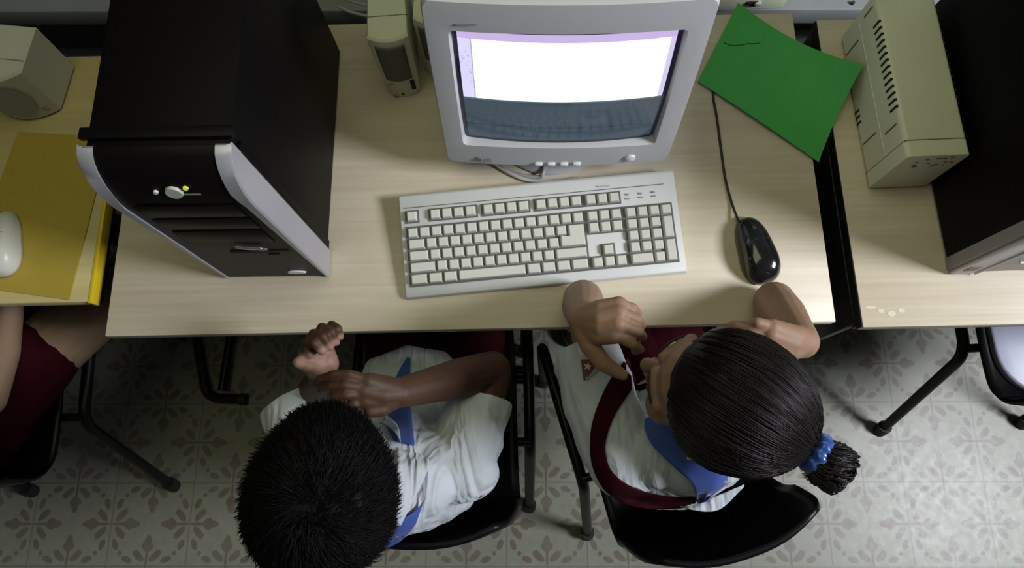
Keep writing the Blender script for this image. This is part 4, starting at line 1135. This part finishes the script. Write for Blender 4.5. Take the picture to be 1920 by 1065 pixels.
from_data('ponytail', bl_v+sv, b2.f+[tuple(n0+i for i in f) for f in sf], M['hair_girl'], girl, True)
# satin scrunchie
vs, fs = [], []; nu, nv = 48, 14
for i in range(nu):
    a = 2*PI*i/nu; cdir = side*math.cos(a)+upv*math.sin(a)
    for j in range(nv):
        p = 2*PI*j/nv; rr = .0078+.0016*math.sin(a*11+p)+.0009*math.sin(a*7-2*p)
        vs.append(tie+bk*.004+cdir*(.0170+rr*math.cos(p))+bk*rr*1.15*math.sin(p)-O)
for i in range(nu):
    for j in range(nv): fs.append((i*nv+j, ((i+1) % nu)*nv+j, ((i+1) % nu)*nv+(j+1) % nv, i*nv+(j+1) % nv))
sc_ = from_data('scrunchie', vs, fs, M['scrunchie'], girl, True); sc_['label'] = 'shiny bright blue scrunchie'
st_ = from_data('ear_stud', (SPH_V*.0028+np.array(hg.P(-.082, .001, -.045)-O)).tolist(), SPH_F, M['gold'], girl, True)
# blouse
B = Blob()
B.ellchain((.925, -.13, .52), (.118, .092, .075), (.907, -.188, .70), (.120, .086, .082), 6, RG)
B.cap((.808, -.205, .755), (1.008, -.152, .755), .052); B.cap((.908, -.195, .788), (.908, -.18, .70), .060, .085); B.cap((.86, -.20, .783), (.955, -.175, .783), .045, .045)
B.chain([(.806, -.195, .757), (.783, -.130, .765), (.766, -.050, .766)], [.054, .054, .049]); B.chain([(.79, -.15, .71), (.757, -.075, .712), (.744, -.062, .708)], [.042, .036, .026]); B.cap((.775, -.08, .76), (.770, -.03, .764), .042, .040)
B.chain([(1.01, -.148, .752), (1.025, -.10, .752), (1.035, -.07, .755)], [.052, .047, .042])
bls = B.build('blouse', M['shirt'], girl, .0035, 3, O, foldwarp(.0075, 15, (.2, .5, .8), 12, [((.764, -.034, .75), (-.30, .95, -.05), .09), ((1.036, -.055, .752), (.3, .95, 0), .08)]))
B = Blob()                                                         # pinafore
B.ellchain((.928, -.130, .505), (.124, .104, .062), (.912, -.176, .645), (.126, .094, .055), 6, RG)
B.cap((.895, -.06, .516), (.80, .125, .508), .074, .070); B.cap((.945, -.06, .516), (.93, .15, .508), .074, .070); B.ell((.87, .05, .512), (.10, .10, .066))
pin = B.build('pinafore', M['maroon'], girl, .005, 4, O, foldwarp(.003, 15, (0, .6, .6), 2))
bvG = world_bvh([bls, pin], O); bvB = world_bvh([bls], O)
drape('strap', [(1186, 664), (1166, 682), (1136, 725), (1112, 786), (1106, 835), (1112, 880), (1136, 922), (1182, 948), (1248, 955), (1300, 950)],
      [(1205, 690), (1192, 718), (1180, 737), (1154, 776), (1137, 822), (1137, 858), (1151, 888), (1186, 913), (1241, 929), (1310, 934)], bvG, M['maroon'], girl, O, .0065, .0025, 44, 6, .73)
drape('collar', [(1250, 922), (1290, 936), (1330, 934), (1396, 908)], [(1262, 940), (1284, 953), (1345, 957), (1394, 914)], bvG, M['shirt'], girl, O, .004, .002, 20, 6, .745)
drape('scarf', [(1208, 786), (1210, 808), (1226, 838), (1267, 879), (1298, 908), (1307, 946)], [(1236, 770), (1262, 800), (1290, 826), (1336, 850), (1366, 896), (1323, 941)], bvB, M['scarf'], girl, O, .0185, .0022, 30, 10, .77)
# badge on the left sleeve: dark red triangle, pale star, grey print
def flat_patch(name, pts, m, off, par=None):
    """small flat print on the sleeve."""
    P_ = []
    for x_, y_ in pts:
        d = ray(x_, y_).normalized(); h_ = bvB.ray_cast(CAM, d); D_ = h_[3] if h_[0] is not None else (.73-CAM.z)/d.z; P_.append((d, D_))
    n_ = len(P_); vs = [CAM+d*(D_-off)-O for d, D_ in P_]+[CAM+d*(D_-off+.0015)-O for d, D_ in P_]
    fs = [tuple(range(n_)), tuple(range(2*n_-1, n_-1, -1))]+[(i, (i+1) % n_, n_+(i+1) % n_, n_+i) for i in range(n_)]
    bm = bmesh.new(); bv = [bm.verts.new(v) for v in vs]
    for f in fs: bm.faces.new([bv[i] for i in f])
    bmesh.ops.triangulate(bm, faces=[f for f in bm.faces if len(f.verts) > 4]); return from_bm(name, bm, m, par or girl)
bd = flat_patch('badge', [(1089, 674), (1123, 673), (1119, 684), (1108, 697), (1098, 712), (1094, 713)], M['badge'], .0045); bd['label'] = 'dark red triangular badge with pale star'
def star(cx, cy, r, n=5): return [(cx+(r if k % 2 == 0 else r*.42)*math.sin(PI*k/n+.2), cy-(r if k % 2 == 0 else r*.42)*math.cos(PI*k/n+.2)) for k in range(2*n)]
flat_patch('badge_star', star(1102, 687, 8.5), M['badge_star'], .0062, bd)
for k, (x_, y_) in enumerate(((1101, 709), (1107, 704), (1112, 701), (1116, 696), (1121, 692))):
    flat_patch('badge_print', [(x_-3, y_), (x_, y_-4), (x_+3, y_-1), (x_+1, y_+4)], M['badge_grey'], .0046, bd)
shoes(girl, [(.80, .18, 0), (.92, .19, 0)])

# ------------------------------------------------------------------ the child at the left desk
kid = thing('person', 'child in maroon shorts at the left edge, bare knee under the yellow edged desk', 'person', (-.40, -.08, 0), 0)
O = kid.location
hk = Head((-.415, -.115, .965), (.1, .93, -.35), 0, 1.0); nk = V((-.41, -.160, .805))
B = Blob(); hk.add(B, nk)
B.ellchain((-.400, -.10, .515), (.100, .080, .068), (-.41, -.150, .70), (.104, .072, .075), 6)
B.cap((-.50, -.17, .755), (-.31, -.17, .755), .042); B.cap(nk, (-.41, -.17, .74), .05, .07)
B.chain([V((-.345, -.08, .512)), V((-.262, .005, .520)), V((-.165, .115, .500))], [.070, .067, .060]); B.chain([V((-.165, .115, .500)), V((-.172, .20, .36)), V((-.186, .325, .075))], [.060, .05, .034]); B.cap((-.186, .325, .075), (-.186, .375, .05), .034, .026)
B.chain([V((-.45, -.08, .508)), V((-.47, .22, .495))], [.066, .052]); B.chain([V((-.47, .22, .495)), V((-.47, .225, .075)), V((-.47, .275, .05))], [.05, .034, .026])
B.chain([V((-.30, -.165, .755)), V((-.27, -.13, .68)), V((-.262, -.085, .625))], [.040, .036, .030]); B.chain([V((-.262, -.085, .625)), V((-.262, .0, .61)), V((-.268, .075, .60))], [.030, .028, .021])
B.chain([V((-.268, .075, .60)), V((-.275, .125, .595))], [.021, .018])
fingers(B, [([V((-.285+.014*k, .135, .597)), V((-.288+.014*k, .168, .592)), V((-.288+.014*k, .185, .58))], [.0095, .0088, .0078]) for k in range(4)]+[([V((-.262, .10, .595)), V((-.245, .125, .588)), V((-.24, .145, .582))], [.012, .010, .008])])
B.chain([V((-.51, -.165, .755)), V((-.545, -.13, .68)), V((-.55, -.085, .625))], [.040, .036, .030]); B.chain([V((-.55, -.085, .625)), V((-.53, .0, .605)), V((-.51, .075, .595)), V((-.505, .115, .59))], [.030, .028, .021, .018])
fingers(B, [([V((-.525+.014*k, .125, .592)), V((-.525+.014*k, .158, .587)), V((-.525+.014*k, .175, .575))], [.0095, .0088, .0078]) for k in range(4)]+[([V((-.49, .095, .59)), V((-.475, .115, .582)), V((-.47, .13, .577))], [.012, .010, .008])])
B.build('body', M['skin_kid'], kid, .0034, 5, O)
hk.extras(kid, M['lips']); short_hair(hk, kid, M['hair_boy'], line_b, 5000, .012, (.010, .020), lift=.30)
B = Blob(); B.ellchain((-.405, -.11, .54), (.108, .092, .070), (-.41, -.148, .70), (.118, .082, .080), 7); B.cap((-.51, -.17, .752), (-.31, -.17, .752), .051); B.cap((-.41, -.17, .785), (-.41, -.155, .72), .056, .080)
B.cap((-.305, -.165, .75), (-.282, -.14, .70), .050, .046); B.cap((-.512, -.165, .75), (-.546, -.132, .688), .054, .050)
B.build('shirt', M['shirt'], kid, .005, 3, O, foldwarp(.004, 16, (0, .5, .8), 5))
B = Blob(); B.ellchain((-.400, -.13, .507), (.128, .100, .060), (-.400, -.07, .508), (.13, .09, .062), 3); B.chain([(-.345, -.09, .515), (-.295, -.035, .518), (-.262, .000, .528)], [.080, .077, .074]); B.cap((-.45, -.08, .515), (-.462, .10, .505), .073, .068)
B.build('shorts', M['maroon'], kid, .005, 4, O, foldwarp(.004, 14, (.5, .8, 0), 6))
shoes(kid, [(-.186, .365, 0), (-.47, .265, 0)])

# ================================================================== light: daylight from a high window at right, weak bounce from the room
wd = bpy.data.worlds.new('room_light'); SC.world = wd; wd.use_nodes = True
bg = wd.node_tree.nodes['Background']; bg.inputs['Color'].default_value = (.95, 1.0, .95, 1); bg.inputs['Strength'].default_value = .045
def area(name, loc, target, sx, sy, power, col):
    l = bpy.data.lights.new(name, 'AREA'); l.shape = 'RECTANGLE'; l.size = sx; l.size_y = sy; l.energy = power; l.color = col
    o = bpy.data.objects.new(name, l); COL.objects.link(o); o.location = loc
    o.rotation_euler = (V(target)-V(loc)).to_track_quat('-Z', 'Y').to_euler(); return o
area('window_daylight', (3.2, -.46, 2.60), (.9, .0, .6), 0.8, .7, 122, (.90, .925, 1.0))
area('ceiling_lamp', (.45, .40, 3.0), (.6, .15, .7), 2.0, 1.0, 13.5, (.98, .98, .64))
